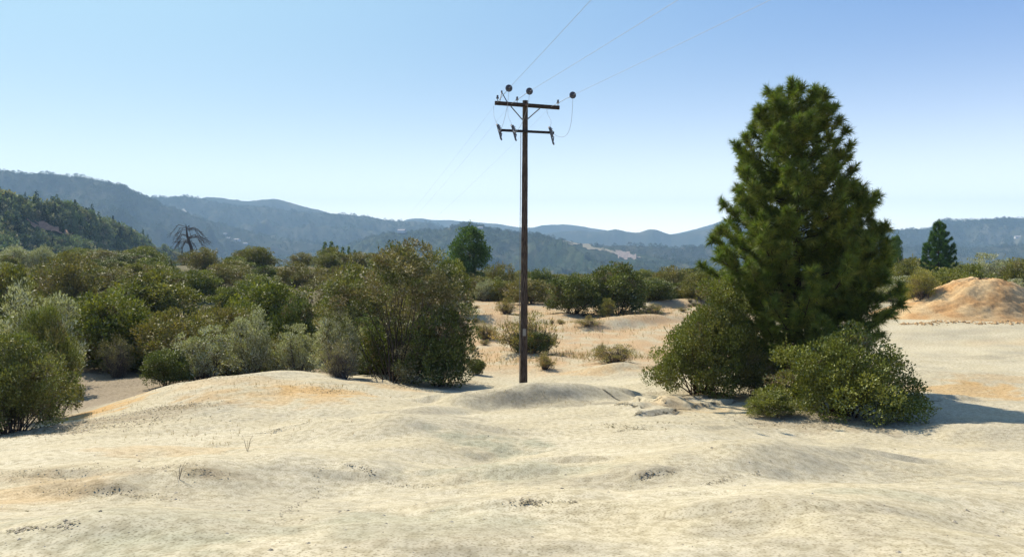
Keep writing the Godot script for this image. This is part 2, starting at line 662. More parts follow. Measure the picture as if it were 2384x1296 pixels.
func add_proto(key: String, ms: Array, leaf_mat: Material, w: float, h: float) -> void:
	proto[key] = {"foliage": ms[0].mesh(leaf_mat), "stem": ms[1].mesh(M.bark), "w": w, "h": h}


var flip := 0


# a shrub seen at photograph column px, distance d, with its top at a row and a width in pixels
func shrub(key: String, px: float, d: float, top: float, wide: float, label: String, group := "", called := "shrub", category := "shrub", turn := -1.0, sink := 0.0) -> Node3D:
	var p := P(px, 560.0, d)
	p.y = height(p.x, p.z) - sink
	var t := P(px, top, d)
	var k: Dictionary = proto[key]
	var o := thing(called, p, label, category, group)
	part("foliage", k.foliage, o)
	part("stem", k.stem, o)
	var w: float = wide / F * d
	var h := maxf(t.y - p.y, 0.25)
	flip += 1
	o.rotation.y = turn if turn >= 0.0 else fmod(flip * 2.399, TAU)
	o.scale = Vector3(w / k.w, h / k.h, w / k.w)
	return o


# ------------------------------------------------------------------ the scene
func _ready() -> void:
	var cam := Camera3D.new()
	cam.name = "camera"
	cam.fov = rad_to_deg(2.0 * atan(648.0 / F))
	cam.near = 0.1
	cam.far = 40000.0
	cam.position = EYE
	cam.rotation = Vector3(-PITCH, 0, 0)
	add_child(cam)
	cam.current = true

	var towards_sun := Vector3(-5.04, 7.94, -6.01).normalized()
	var sun := DirectionalLight3D.new()
	sun.name = "sun"
	sun.light_energy = 1.55
	sun.light_color = Color(1.0, 0.965, 0.905)
	sun.light_angular_distance = 0.5
	sun.shadow_enabled = true
	sun.directional_shadow_max_distance = 300.0
	add_child(sun)
	sun.look_at_from_position(towards_sun * 100.0, Vector3.ZERO, Vector3.UP)

	var env := Environment.new()
	env.background_mode = Environment.BG_SKY
	env.sky = Sky.new()
	var pano := PanoramaSkyMaterial.new()
	pano.panorama = sky_picture(towards_sun)
	env.sky.sky_material = pano
	env.tonemap_mode = Environment.TONE_MAPPER_LINEAR
	env.tonemap_exposure = 1.65
	env.fog_enabled = true
	env.fog_density = 0.00019
	env.fog_light_color = Color(0.73, 0.88, 1.0)
	env.sdfgi_enabled = true
	env.ssao_enabled = true
	env.ssil_enabled = true
	var we := WorldEnvironment.new()
	we.name = "world_environment"
	we.environment = env
	add_child(we)

	set_noises()
	set_materials()
	lay_land()
	set_features()
	build_ground()
	build_hills()
	build_pole()
	build_pine()
	build_shrubs()
	build_small_things()


func sky_picture(sun: Vector3) -> ImageTexture:
	var w := 512
	var h := 256
	var im := Image.create_empty(w, h, false, Image.FORMAT_RGBF)
	for yi in h:
		var e := PI * (0.5 - (yi + 0.5) / h)
		for xi in w:
			var a := TAU * (xi + 0.5) / w
			var dir := Vector3(sin(a) * cos(e), sin(e), -cos(a) * cos(e))
			var g := rad_to_deg(acos(clampf(dir.dot(sun), -1.0, 1.0)))
			var up := clampf(sin(e), 0.0, 1.0)
			# clear blue, paler towards the horizon and towards the sun
			var deep := Vector3(0.024, 0.10, 0.40).lerp(Vector3(0.048, 0.215, 0.54), pow(1.0 - up, 3.0))
			var pale := Vector3(1.46, 1.48, 1.34)
			var c := deep.lerp(pale, exp(-pow(up / 0.112, 1.2)))
			var glow := exp(-pow(g / 48.0, 2.0))
			c = c.lerp(Vector3(0.48, 0.72, 0.77).lerp(pale, exp(-up / 0.06)), glow * 0.92)
			c += Vector3(1.0, 0.95, 0.85) * (0.6 * exp(-pow(g / 9.0, 2.0)))
			c *= 0.91
			if e < 0.0:
				c = c.lerp(Vector3(0.36, 0.33, 0.25), smoothstep(0.0, 0.25, -sin(e)))
			im.set_pixel(xi, yi, Color(c.x, c.y, c.z))
	return ImageTexture.create_from_image(im)


func noise(sd: int, freq: float, octaves: int, ridged := false) -> FastNoiseLite:
	var f := FastNoiseLite.new()
	f.seed = sd
	f.noise_type = FastNoiseLite.TYPE_SIMPLEX_SMOOTH
	f.frequency = freq
	f.fractal_type = FastNoiseLite.FRACTAL_RIDGED if ridged else FastNoiseLite.FRACTAL_FBM
	f.fractal_octaves = octaves
	return f


func set_noises() -> void:
	n_big = noise(3, 0.16, 2)
	n_mid = noise(11, 0.75, 3)
	n_small = noise(17, 3.2, 3)
	n_patch = noise(23, 0.14, 4)
	n_ridge = noise(31, 0.22, 3, true)


func noise_tex(sd: int, freq: float, octaves: int, a: Color, b: Color, size := 1024, from := 0.0, to := 1.0) -> NoiseTexture2D:
	var f := noise(sd, freq, octaves)
	var t := NoiseTexture2D.new()
	t.width = size
	t.height = size
	t.seamless = true
	t.noise = f
	var g := Gradient.new()
	g.set_color(0, a)
	g.set_color(1, b)
	g.set_offset(0, from)
	g.set_offset(1, to)
	t.color_ramp = g
	return t


func plain_mat(rough: float, spec := 0.5) -> StandardMaterial3D:
	var m := StandardMaterial3D.new()
	m.albedo_color = Color.WHITE
	m.vertex_color_use_as_albedo = true
	m.roughness = rough
	m.metallic_specular = spec
	return m


func set_materials() -> void:
	var g := plain_mat(0.95, 0.25)
	g.uv1_triplanar = true
	g.uv1_world_triplanar = true
	g.uv1_scale = Vector3.ONE * 0.31
	g.albedo_texture = noise_tex(41, 0.022, 7, Color(0.86, 0.85, 0.82), Color(1, 1, 1), 1024, 0.2, 0.62)
	g.heightmap_enabled = true
	g.heightmap_texture = noise_tex(43, 0.012, 7, Color.BLACK, Color.WHITE)
	g.heightmap_scale = 0.9
	g.detail_enabled = true
	g.detail_blend_mode = BaseMaterial3D.BLEND_MODE_MUL
	g.detail_uv_layer = BaseMaterial3D.DETAIL_UV_2
	g.uv2_triplanar = true
	g.uv2_world_triplanar = true
	g.uv2_scale = Vector3.ONE * 0.57
	g.detail_albedo = noise_tex(47, 0.055, 5, Color(0.72, 0.70, 0.66), Color(1, 1, 1), 1024, 0.12, 0.46)
	M.ground = g
	var hl := plain_mat(1.0, 0.1)
	hl.uv1_triplanar = true
	hl.uv1_world_triplanar = true
	hl.uv1_scale = Vector3.ONE * 0.004
	hl.albedo_texture = noise_tex(53, 0.04, 6, Color(0.55, 0.58, 0.55), Color(1, 1, 1))
	M.hill = hl
	var leaf := plain_mat(0.55, 0.32)
	leaf.cull_mode = BaseMaterial3D.CULL_DISABLED
	leaf.backlight_enabled = true
	leaf.backlight = Color(0.62, 0.66, 0.32)
	M.leaf = leaf
	var needle := plain_mat(0.55, 0.32)
	needle.cull_mode = BaseMaterial3D.CULL_DISABLED
	needle.backlight_enabled = true
	needle.backlight = Color(0.62, 0.72, 0.3)
	M.needle = needle
	var bark := plain_mat(0.9, 0.2)
	bark.uv1_triplanar = true
	bark.uv1_scale = Vector3(2.2, 0.5, 2.2)
	bark.albedo_texture = noise_tex(59, 0.05, 4, Color(0.55, 0.52, 0.5), Color(1, 1, 1), 512)
	M.bark = bark
	var wood := plain_mat(0.85, 0.25)
	wood.uv1_triplanar = true
	wood.uv1_scale = Vector3(3.0, 0.12, 3.0)
	wood.albedo_texture = noise_tex(61, 0.05, 5, Color(0.30, 0.27, 0.25), Color(1, 1, 1), 512, 0.2, 0.75)
	wood.heightmap_enabled = true
	wood.heightmap_texture = noise_tex(67, 0.05, 5, Color.BLACK, Color.WHITE, 512)
	wood.heightmap_scale = 1.0
	M.wood = wood
	var arm := wood.duplicate()
	arm.uv1_scale = Vector3(0.3, 3.0, 3.0)
	M.arm = arm
	var metal := plain_mat(0.5, 0.5)
	metal.metallic = 0.7
	M.metal = metal
	M.porcelain = plain_mat(0.25, 0.5)
	M.wire = plain_mat(0.6, 0.5)
	M.dirt = g
	M.stone = plain_mat(0.95, 0.2)


func set_features() -> void:
	var a := hit(1075, 947)
	var b := hit(1410, 928)
	humps.append([Vector2(a.x, a.z), Vector2(b.x, b.z - 0.3), 1.55, 0.48])
	a = hit(960, 968)
	b = hit(1090, 955)
	humps.append([Vector2(a.x, a.z), Vector2(b.x, b.z), 0.9, 0.14])
	a = hit(1040, 1080)
	b = hit(1190, 1050)
	humps.append([Vector2(a.x, a.z), Vector2(b.x, b.z), 1.3, -0.16])
	a = hit(1080, 1110)
	b = hit(1330, 1095)
	humps.append([Vector2(a.x, a.z), Vector2(b.x, b.z), 0.9, 0.12])
	a = hit(1490, 950)
	b = hit(1640, 940)
	humps.append([Vector2(a.x, a.z), Vector2(b.x, b.z), 0.8, 0.10])
	a = hit(1560, 1120)
	b = hit(1900, 1080)
	humps.append([Vector2(a.x, a.z), Vector2(b.x, b.z), 1.6, 0.16])
	# broad domes of bare granite
	for q in [[[1560, 1080], [1950, 1065], 2.6, 0.26], [[820, 1000], [1000, 990], 2.2, 0.22], [[330, 1120], [620, 1100], 2.0, 0.18], [[1150, 1180], [1450, 1170], 1.5, 0.12], [[1900, 1190], [2300, 1170], 1.6, 0.14], [[2230, 1012], [2700, 990], 1.5, 0.16], [[100, 1230], [420, 1225], 1.1, 0.08], [[700, 1140], [900, 1120], 1.3, -0.10], [[1980, 1110], [2250, 1105], 1.5, -0.10]]:
		a = hit(q[0][0], q[0][1])
		b = hit(q[1][0], q[1][1])
		humps.append([Vector2(a.x, a.z), Vector2(b.x, b.z), q[2], q[3]])
	# broken edges in the rock
	for q in [[1480, 970, 1580, 957, 0.13], [1475, 926, 1550, 945, 0.12], [1545, 944, 1612, 954, 0.12], [1608, 955, 1720, 936, 0.11], [1432, 944, 1495, 951, 0.08], [1590, 928, 1690, 918, 0.10], [790, 1085, 900, 1112, 0.05], [900, 1112, 1015, 1135, 0.05], [1480, 1122, 1570, 1098, 0.06], [1640, 1000, 1740, 985, 0.05], [2080, 940, 2290, 933, 0.10], [420, 1112, 520, 1106, 0.05], [180, 1150, 300, 1142, 0.06], [1060, 1050, 1120, 1075, 0.06]]:
		a = hit(q[0], q[1])
		b = hit(q[2], q[3])
		ledges.append([Vector2(a.x, a.z), Vector2(b.x, b.z), q[4]])
	# terraces in the clearing
	for q in [[1120, 690, 1220, 692, 2.6, 0.45], [1100, 745, 1230, 750, 2.4, 0.35], [1380, 765, 1560, 745, 2.6, 0.5], [1500, 715, 1680, 700, 3.0, 0.5], [1130, 830, 1260, 836, 1.6, 0.22], [1400, 862, 1500, 858, 1.6, 0.22]]:
		a = hit(q[0], q[1])
		b = hit(q[2], q[3])
		humps.append([Vector2(a.x, a.z), Vector2(b.x, b.z), q[4], q[5]])
	var orange := Color(0.48, 0.295, 0.11)
	var grey := Color(0.315, 0.275, 0.195)
	var olive_grey := Color(0.33, 0.315, 0.22)  # olive-grey tone for darker zones of the ground
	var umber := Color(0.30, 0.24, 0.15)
	# column, row, half width, half depth, colour, strength
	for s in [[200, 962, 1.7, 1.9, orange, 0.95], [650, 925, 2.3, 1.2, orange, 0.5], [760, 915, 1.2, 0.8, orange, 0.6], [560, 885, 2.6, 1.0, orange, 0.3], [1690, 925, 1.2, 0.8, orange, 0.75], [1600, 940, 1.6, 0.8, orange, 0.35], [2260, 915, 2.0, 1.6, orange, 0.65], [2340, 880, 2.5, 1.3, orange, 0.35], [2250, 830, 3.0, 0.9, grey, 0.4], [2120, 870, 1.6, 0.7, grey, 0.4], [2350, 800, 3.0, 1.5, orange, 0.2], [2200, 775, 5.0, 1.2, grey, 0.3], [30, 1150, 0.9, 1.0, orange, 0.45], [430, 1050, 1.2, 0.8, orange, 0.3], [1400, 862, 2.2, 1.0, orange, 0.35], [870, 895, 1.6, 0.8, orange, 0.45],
		[1950, 985, 2.3, 1.0, umber, 0.6], [1640, 912, 1.7, 0.7, umber, 0.5], [40, 1008, 1.5, 0.9, umber, 0.6], [1000, 888, 1.9, 0.7, umber, 0.5],  # umber under shrubs: darker soil, with their shade painted in
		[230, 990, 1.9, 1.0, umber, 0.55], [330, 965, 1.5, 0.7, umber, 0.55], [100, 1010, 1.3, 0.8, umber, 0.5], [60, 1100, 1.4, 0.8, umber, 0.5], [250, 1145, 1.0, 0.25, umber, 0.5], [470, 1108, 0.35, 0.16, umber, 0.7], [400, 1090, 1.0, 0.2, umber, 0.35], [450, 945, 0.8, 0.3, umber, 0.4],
		[1130, 1035, 1.0, 0.9, olive_grey, 0.85], [1250, 945, 2.3, 0.7, grey, 1.0], [1010, 965, 1.1, 0.5, grey, 0.65], [1230, 1100, 1.4, 0.7, olive_grey, 0.55], [1380, 1110, 1.3, 0.6, grey, 0.6], [960, 1220, 0.9, 0.7, olive_grey, 0.5], [1020, 1250, 0.8, 0.6, grey, 0.5], [1850, 1190, 1.0, 0.6, grey, 0.45], [2230, 1100, 1.2, 0.7, grey, 0.35], [330, 1280, 0.6, 0.4, olive_grey, 0.6], [1560, 1110, 0.9, 0.5, grey, 0.4], [2060, 1150, 0.5, 0.3, olive_grey, 0.5], [1980, 1280, 0.6, 0.3, grey, 0.5], [270, 1190, 1.6, 0.9, olive_grey, 0.3]]:  # grey on the ledge hump paints shade onto its near face
		stains_and_shade.append([hit(s[0], s[1]), s[2], s[3], s[4], s[5]])


func crown_mesh(sd: int, count: int, conifer: bool, mat: Material, tint := Color.WHITE) -> ArrayMesh:
	rng.seed = sd
	var m := Mesher.new()
	for k in count:
		var dir := rand_dir()
		var p: Vector3
		var r := 0.14
		if conifer:
			var y := pow(rng.randf(), 1.3)
			var rad := 0.24 * (1.0 - y) + 0.02
			p = Vector3(dir.x * rad, y * 1.5, dir.z * rad)
			r = 0.08 + 0.10 * (1.0 - y)
		else:
			var lobe := Vector3(sin(k % 5 * 1.3) * 0.2, 0.48 + 0.12 * sin(k % 5 * 2.1), cos(k % 5 * 1.3) * 0.2)
			p = lobe + Vector3(dir.x * 0.34, dir.y * 0.36, dir.z * 0.34) * rng.randf_range(0.75, 1.05)
		var a := (dir + rand_dir() * 0.6 + Vector3(0, -0.3 if conifer else 0.0, 0)).normalized()
		var s := a.cross(rand_dir()).normalized()
		var cc := rng.randf_range(0.75, 1.25)
		m.leaf(p, a, s, s.cross(a).normalized(), r * 1.5, r, Color(cc, cc, cc) * tint)
	return m.mesh(mat)


func build_hills() -> void:
	var wood1 := Color(0.045, 0.068, 0.034)
	var wood2 := Color(0.085, 0.095, 0.05)
	var dry := Color(0.17, 0.135, 0.08)
	var far_cols := [Color(0.045, 0.055, 0.034), Color(0.09, 0.088, 0.055), Color(0.20, 0.165, 0.12)]
	make_hill("farthest_range", [[820, 560, 4700], [900, 530, 4700], [960, 509, 4700], [1010, 512, 4700], [1060, 514, 4700], [1150, 521, 4700], [1230, 530, 4700], [1270, 524, 4700], [1340, 524, 4700], [1400, 535, 4700], [1500, 548, 4700], [1560, 546, 4700], [1640, 528, 4700], [1700, 510, 4700], [1780, 512, 4700], [1900, 530, 4700], [2050, 540, 4700], [2300, 535, 4700]], -150, 900, 300, 40, 4, 0.0006, 5, far_cols, 240, 18)
	make_hill("distant_ridge", [[300, 500, 3900], [380, 478, 3900], [470, 461, 3900], [510, 460, 3900], [560, 467, 3900], [600, 465, 3900], [640, 463, 3900], [690, 477, 3900], [740, 489, 3900], [800, 505, 3900], [900, 525, 3900], [1000, 550, 3900]], -150, 900, 400, 50, 5, 0.0009, 6, far_cols, 240, 24)
	make_hill("distant_ridge", [[1100, 565, 3700], [1200, 553, 3700], [1270, 545, 3700], [1300, 541, 3700], [1340, 537, 3700], [1390, 538, 3700], [1430, 535, 3700], [1480, 540, 3700], [1525, 534, 3700], [1565, 547, 3700], [1600, 541, 3700], [1640, 534, 3700], [1700, 525, 3700], [1850, 520, 3700], [2000, 532, 3700], [2100, 535, 3700], [2250, 532, 3700], [2600, 530, 3700]], -150, 1000, 400, 45, 5, 0.0009, 7, far_cols, 300, 24)
	var hb := make_hill("mountain_ridge", [[200, 470, 3200], [300, 462, 3200], [345, 459, 3200], [390, 461, 3200], [430, 458, 3200], [480, 467, 3200], [540, 478, 3200], [620, 484, 3200], [700, 493, 3200], [790, 499, 3200], [850, 505, 3200], [920, 514, 3200], [990, 518, 3200], [1040, 530, 3200], [1120, 545, 3200], [1250, 565, 3200]], -140, 1500, 600, 90, 4, 0.0013, 8, far_cols, 400, 51)
	var ha := make_hill("mountain_ridge", [[-700, 350, 2200], [-300, 375, 2200], [-100, 392, 2200], [0, 399, 2200], [60, 405, 2200], [120, 406, 2200], [200, 415, 2200], [260, 427, 2200], [300, 441, 2250], [330, 456, 2300], [400, 485, 2350], [500, 520, 2400], [620, 548, 2450], [780, 575, 2500]], -130, 1300, 600, 80, 4, 0.0016, 9, far_cols, 400, 51)
	var hr := make_hill("mountain_ridge", [[1800, 580, 2700], [1950, 556, 2700], [2050, 540, 2700], [2110, 534, 2700], [2165, 533, 2700], [2192, 514, 2700], [2240, 516, 2700], [2290, 510, 2700], [2340, 509, 2700], [2400, 508, 2700], [2700, 490, 2700], [3000, 500, 2700]], -140, 1300, 600, 70, 4, 0.0015, 10, far_cols, 300, 51)
	var hv := make_hill("valley_hill", [[1150, 600, 1900], [1300, 580, 1900], [1450, 573, 1900], [1600, 576, 2000], [1750, 572, 2100], [1900, 575, 2100], [2050, 573, 2100], [2200, 578, 2000], [2400, 570, 1900]], -140, 900, 400, 40, 3, 0.002, 12, far_cols, 240, 42)
	var hc := make_hill("wooded_hill", [[640, 600, 2150], [780, 578, 2100], [850, 556, 2050], [900, 543, 2000], [950, 537, 2000], [1000, 536, 1950], [1040, 533, 1900], [1078, 522, 1880], [1110, 524, 1860], [1140, 531, 1840], [1200, 541, 1820], [1250, 548, 1800], [1300, 558, 1780], [1380, 571, 1740], [1480, 590, 1700], [1600, 614, 1650], [1760, 640, 1600]], -110, 800, 300, 55, 3, 0.0024, 13, [wood1, wood2, dry], 420, 90)
	var he := make_hill("wooded_hill", [[-500, 390, 300], [-250, 428, 320], [-100, 442, 330], [0, 458, 340], [40, 474, 350], [100, 480, 365], [160, 485, 380], [200, 500, 400], [250, 522, 430], [300, 544, 460], [345, 566, 500], [430, 598, 560], [520, 640, 600]], -60, 230, 150, 14, 1.0, 0.010, 14, [Color(0.09, 0.11, 0.055), Color(0.14, 0.14, 0.075), Color(0.26, 0.20, 0.12)], 300, 90)
	var leafy := plain_mat(0.7, 0.2)
	leafy.cull_mode = BaseMaterial3D.CULL_DISABLED
	leafy.backlight_enabled = true
	leafy.backlight = Color(0.7, 0.75, 0.45)
	M.far_leaf = leafy
	var round1 := crown_mesh(101, 130, false, leafy)
	var round2 := crown_mesh(102, 130, false, leafy)
	var cone1 := crown_mesh(103, 110, true, leafy)
	var far_round := crown_mesh(104, 70, false, leafy)
	var greens := [Color(0.20, 0.23, 0.13), Color(0.26, 0.27, 0.16), Color(0.15, 0.185, 0.10), Color(0.31, 0.27, 0.18)]
	var darks := [Color(0.034, 0.052, 0.025), Color(0.052, 0.072, 0.034), Color(0.075, 0.082, 0.042)]
	bare_patch(he, 118, 533, 34.0, 6.0, 1.0, Color(0.50, 0.27, 0.17), "earth_cut", 301)
	bare_patch(hc, 1375, 576, 150.0, 50.0, 0.2, Color(0.30, 0.25, 0.165), "dry_meadow", 302)
	bare_patch(hc, 1455, 592, 85.0, 80.0, 0.1, Color(0.32, 0.245, 0.20), "earth_cut", 303)
	bare_patch(hb, 420, 500, 220.0, 60.0, 0.3, Color(0.32, 0.28, 0.22), "dry_slope", 304)
	house(ha, 536, 556, 13.0, "white far house above the bushes right of the dead tree")
	house(ha, 552, 560, 16.0, "pale far house, second to the right of the dead tree")
	house(ha, 572, 569, 12.0, "small pale house right below the other far houses near the dead tree")
	house(ha, 520, 548, 10.0, "small grey house highest of those right of the dead tree")
	house(hc, 935, 543, 20.0, "long pale house near the top of the wooded hill left of the pole")
	house(hc, 1118, 534, 11.0, "tiny white house on the summit of the round wooded hill")
	house(hr, 2342, 528, 16.0, "white far house on the upper slope of the ridge at the right edge")
	house(hr, 2372, 556, 18.0, "pale far house low on the ridge at the right edge")
	cover("hill_woodland", he, [round1, round2], 3800, Vector2(2.6, 5.4), 0.85, greens, 201, "green oak and brush woodland covering the near hill at the left edge")
	cover("hill_conifers", he, [cone1], 240, Vector2(3.6, 6.0), 0.5, [Color(0.036, 0.06, 0.028), Color(0.046, 0.072, 0.03)], 202, "dark conifers scattered through the woodland of the near left hill")
	cover("hill_woodland", hc, [far_round], 4500, Vector2(5.0, 10.0), 0.8, darks, 203, "trees covering the round wooded hill behind the utility pole")
	cover("ridge_forest", ha, [far_round], 5000, Vector2(7.0, 13.0), 0.7, darks, 204, "hazy forest covering the long ridge at upper left")
	cover("ridge_forest", hb, [far_round], 5000, Vector2(7.0, 13.0), 0.6, darks, 205, "hazy forest covering the lower ridge left of the pole")
	cover("ridge_forest", hr, [far_round], 3500, Vector2(7.0, 13.0), 0.6, darks, 206, "hazy forest covering the flat-topped ridge at right")
	cover("valley_woodland", hv, [far_round], 2500, Vector2(7.0, 13.0), 0.6, darks, 207, "woodland of the low valley hills between pole and pine")
	# single conifers that stand against the sky on the near left hill
	rng.seed = 77
	var tall := crown_mesh(105, 260, true, leafy, Color(0.034, 0.054, 0.024))
	var trunk_m := Mesher.new()
	trunk_m.tube([Vector3(0, -0.2, 0), Vector3(0, 0.6, 0), Vector3(0, 1.4, 0)], [0.035, 0.025, 0.006], 5, Color(0.08, 0.06, 0.045))
	var trunk_mesh := trunk_m.mesh(M.bark)
	for k in 22:
		var t := lerpf(0.24, 0.80, (k + rng.randf() * 0.8) / 22.0)
		var p := he.at(t, rng.randf_range(-0.02, 0.10))
		var o := thing("conifer", p, "small dark conifer standing along the crest of the near left hill", "conifer", "conifers along the crest of the near left hill")
		part("crown", tall, o)
		part("trunk", trunk_mesh, o)
		var s := rng.randf_range(2.2, 4.4)
		o.scale = Vector3(s, s * rng.randf_range(0.9, 1.3), s)


# the pixel of the photograph that shows a world point
func pixel(p: Vector3) -> Vector2:
	var q := (p - EYE).rotated(Vector3.RIGHT, PITCH)
	return Vector2(1192.0 + F * q.x / -q.z, 648.0 - F * q.y / -q.z)


# where on a hill's front a pixel falls: (t, v)
func on_hill(h: Hill, px: float, row: float) -> Vector2:
	var best := Vector2(0.5, 0.1)
	var least := 1e9
	for a in 161:
		for b in 81:
			var t := a / 160.0
			var v := 0.9 * b / 80.0
			var e := pixel(h.at(t, v)).distance_squared_to(Vector2(px, row))
			if e < least:
				least = e
				best = Vector2(t, v)
	return best


# a sheet of bare earth lying on a hill side
func bare_patch(h: Hill, px: float, row: float, long: float, tall: float, slant: float, col: Color, called: String, sd: int) -> void:
	var m := Mesher.new()
	rng.seed = sd
	var tv := on_hill(h, px, row)
	var dt := long / (h.at(minf(tv.x + 0.01, 1.0), tv.y) - h.at(tv.x, tv.y)).length() * 0.01
	var dv := tall / h.front
	var nx := 30
	var ny := 14
	var alive := []
	for b in ny + 1:
		for a in nx + 1:
			var u := float(a) / nx * 2.0 - 1.0
			var w := float(b) / ny * 2.0 - 1.0
			var q := h.at(tv.x + dt * u * 0.5, tv.y + dv * (w * 0.5 + u * slant))
			m.v.append(q + Vector3(0, 0.4 + h.bumps * 0.3, 0))
			m.n.append(Vector3(0, 0.9, 0.4).normalized())
			m.c.append(col * rng.randf_range(0.7, 1.15))
			alive.append(u * u + w * w + n_mid.get_noise_2d(u * 3.0 + sd, w * 3.0) * 0.9 < 0.8)
			if a % 4 == 2 and b % 4 == 2 and alive[-1]:
				h.bare.append([q, maxf(long / 9.0, tall / 5.0)])
	for b in ny:
		for a in nx:
			var k := b * (nx + 1) + a
			if alive[k] and alive[k + 1] and alive[k + nx + 1] and alive[k + nx + 2]:
				m.i.append(k); m.i.append(k + 1); m.i.append(k + nx + 1)
				m.i.append(k + 1); m.i.append(k + nx + 2); m.i.append(k + nx + 1)
	structure(called, m.mesh(M.stone))


# a plain gabled house far off
func house(h: Hill, px: float, row: float, wide: float, label: String) -> void:
	var tv := on_hill(h, px, row)
	var p := h.at(tv.x, tv.y)
	h.bare.append([p + Vector3(0, 2, 0), wide * 1.1])
	h.bare.append([p.lerp(Vector3(EYE.x, p.y, EYE.z), 14.0 / p.length()), wide * 0.9])
	var t := thing("house", p, label, "house", "far houses on the hills")
	var w := Mesher.new()
	var a := wide * 0.5
	var b := wide * 0.32
	var e := wide * 0.3
	w.beam(Vector3(-a, e * 0.5 - 0.5, 0), Vector3(a, e * 0.5 - 0.5, 0), b * 2.0, e + 1.0, Color(0.55, 0.53, 0.50), 0.02)
	part("wall", w.mesh(M.stone), t)
	var r := Mesher.new()
	var col := Color(0.36, 0.32, 0.30)
	var ridge := e + wide * 0.16
	var o := a + 0.5
	r.quad(Vector3(-o, e - 0.1, b + 0.5), Vector3(-o, ridge, 0), Vector3(o, ridge, 0), Vector3(o, e - 0.1, b + 0.5), col)
	r.quad(Vector3(o, e - 0.1, -b - 0.5), Vector3(o, ridge, 0), Vector3(-o, ridge, 0), Vector3(-o, e - 0.1, -b - 0.5), col)
	r.tri(Vector3(-o, e - 0.1, b + 0.5), Vector3(-o, e - 0.1, -b - 0.5), Vector3(-o, ridge, 0), col)
	r.tri(Vector3(o, e - 0.1, b + 0.5), Vector3(o, ridge, 0), Vector3(o, e - 0.1, -b - 0.5), col)
	part("roof", r.mesh(M.stone), t)
	t.rotation.y = fmod(px * 0.37, 1.2) - 0.6


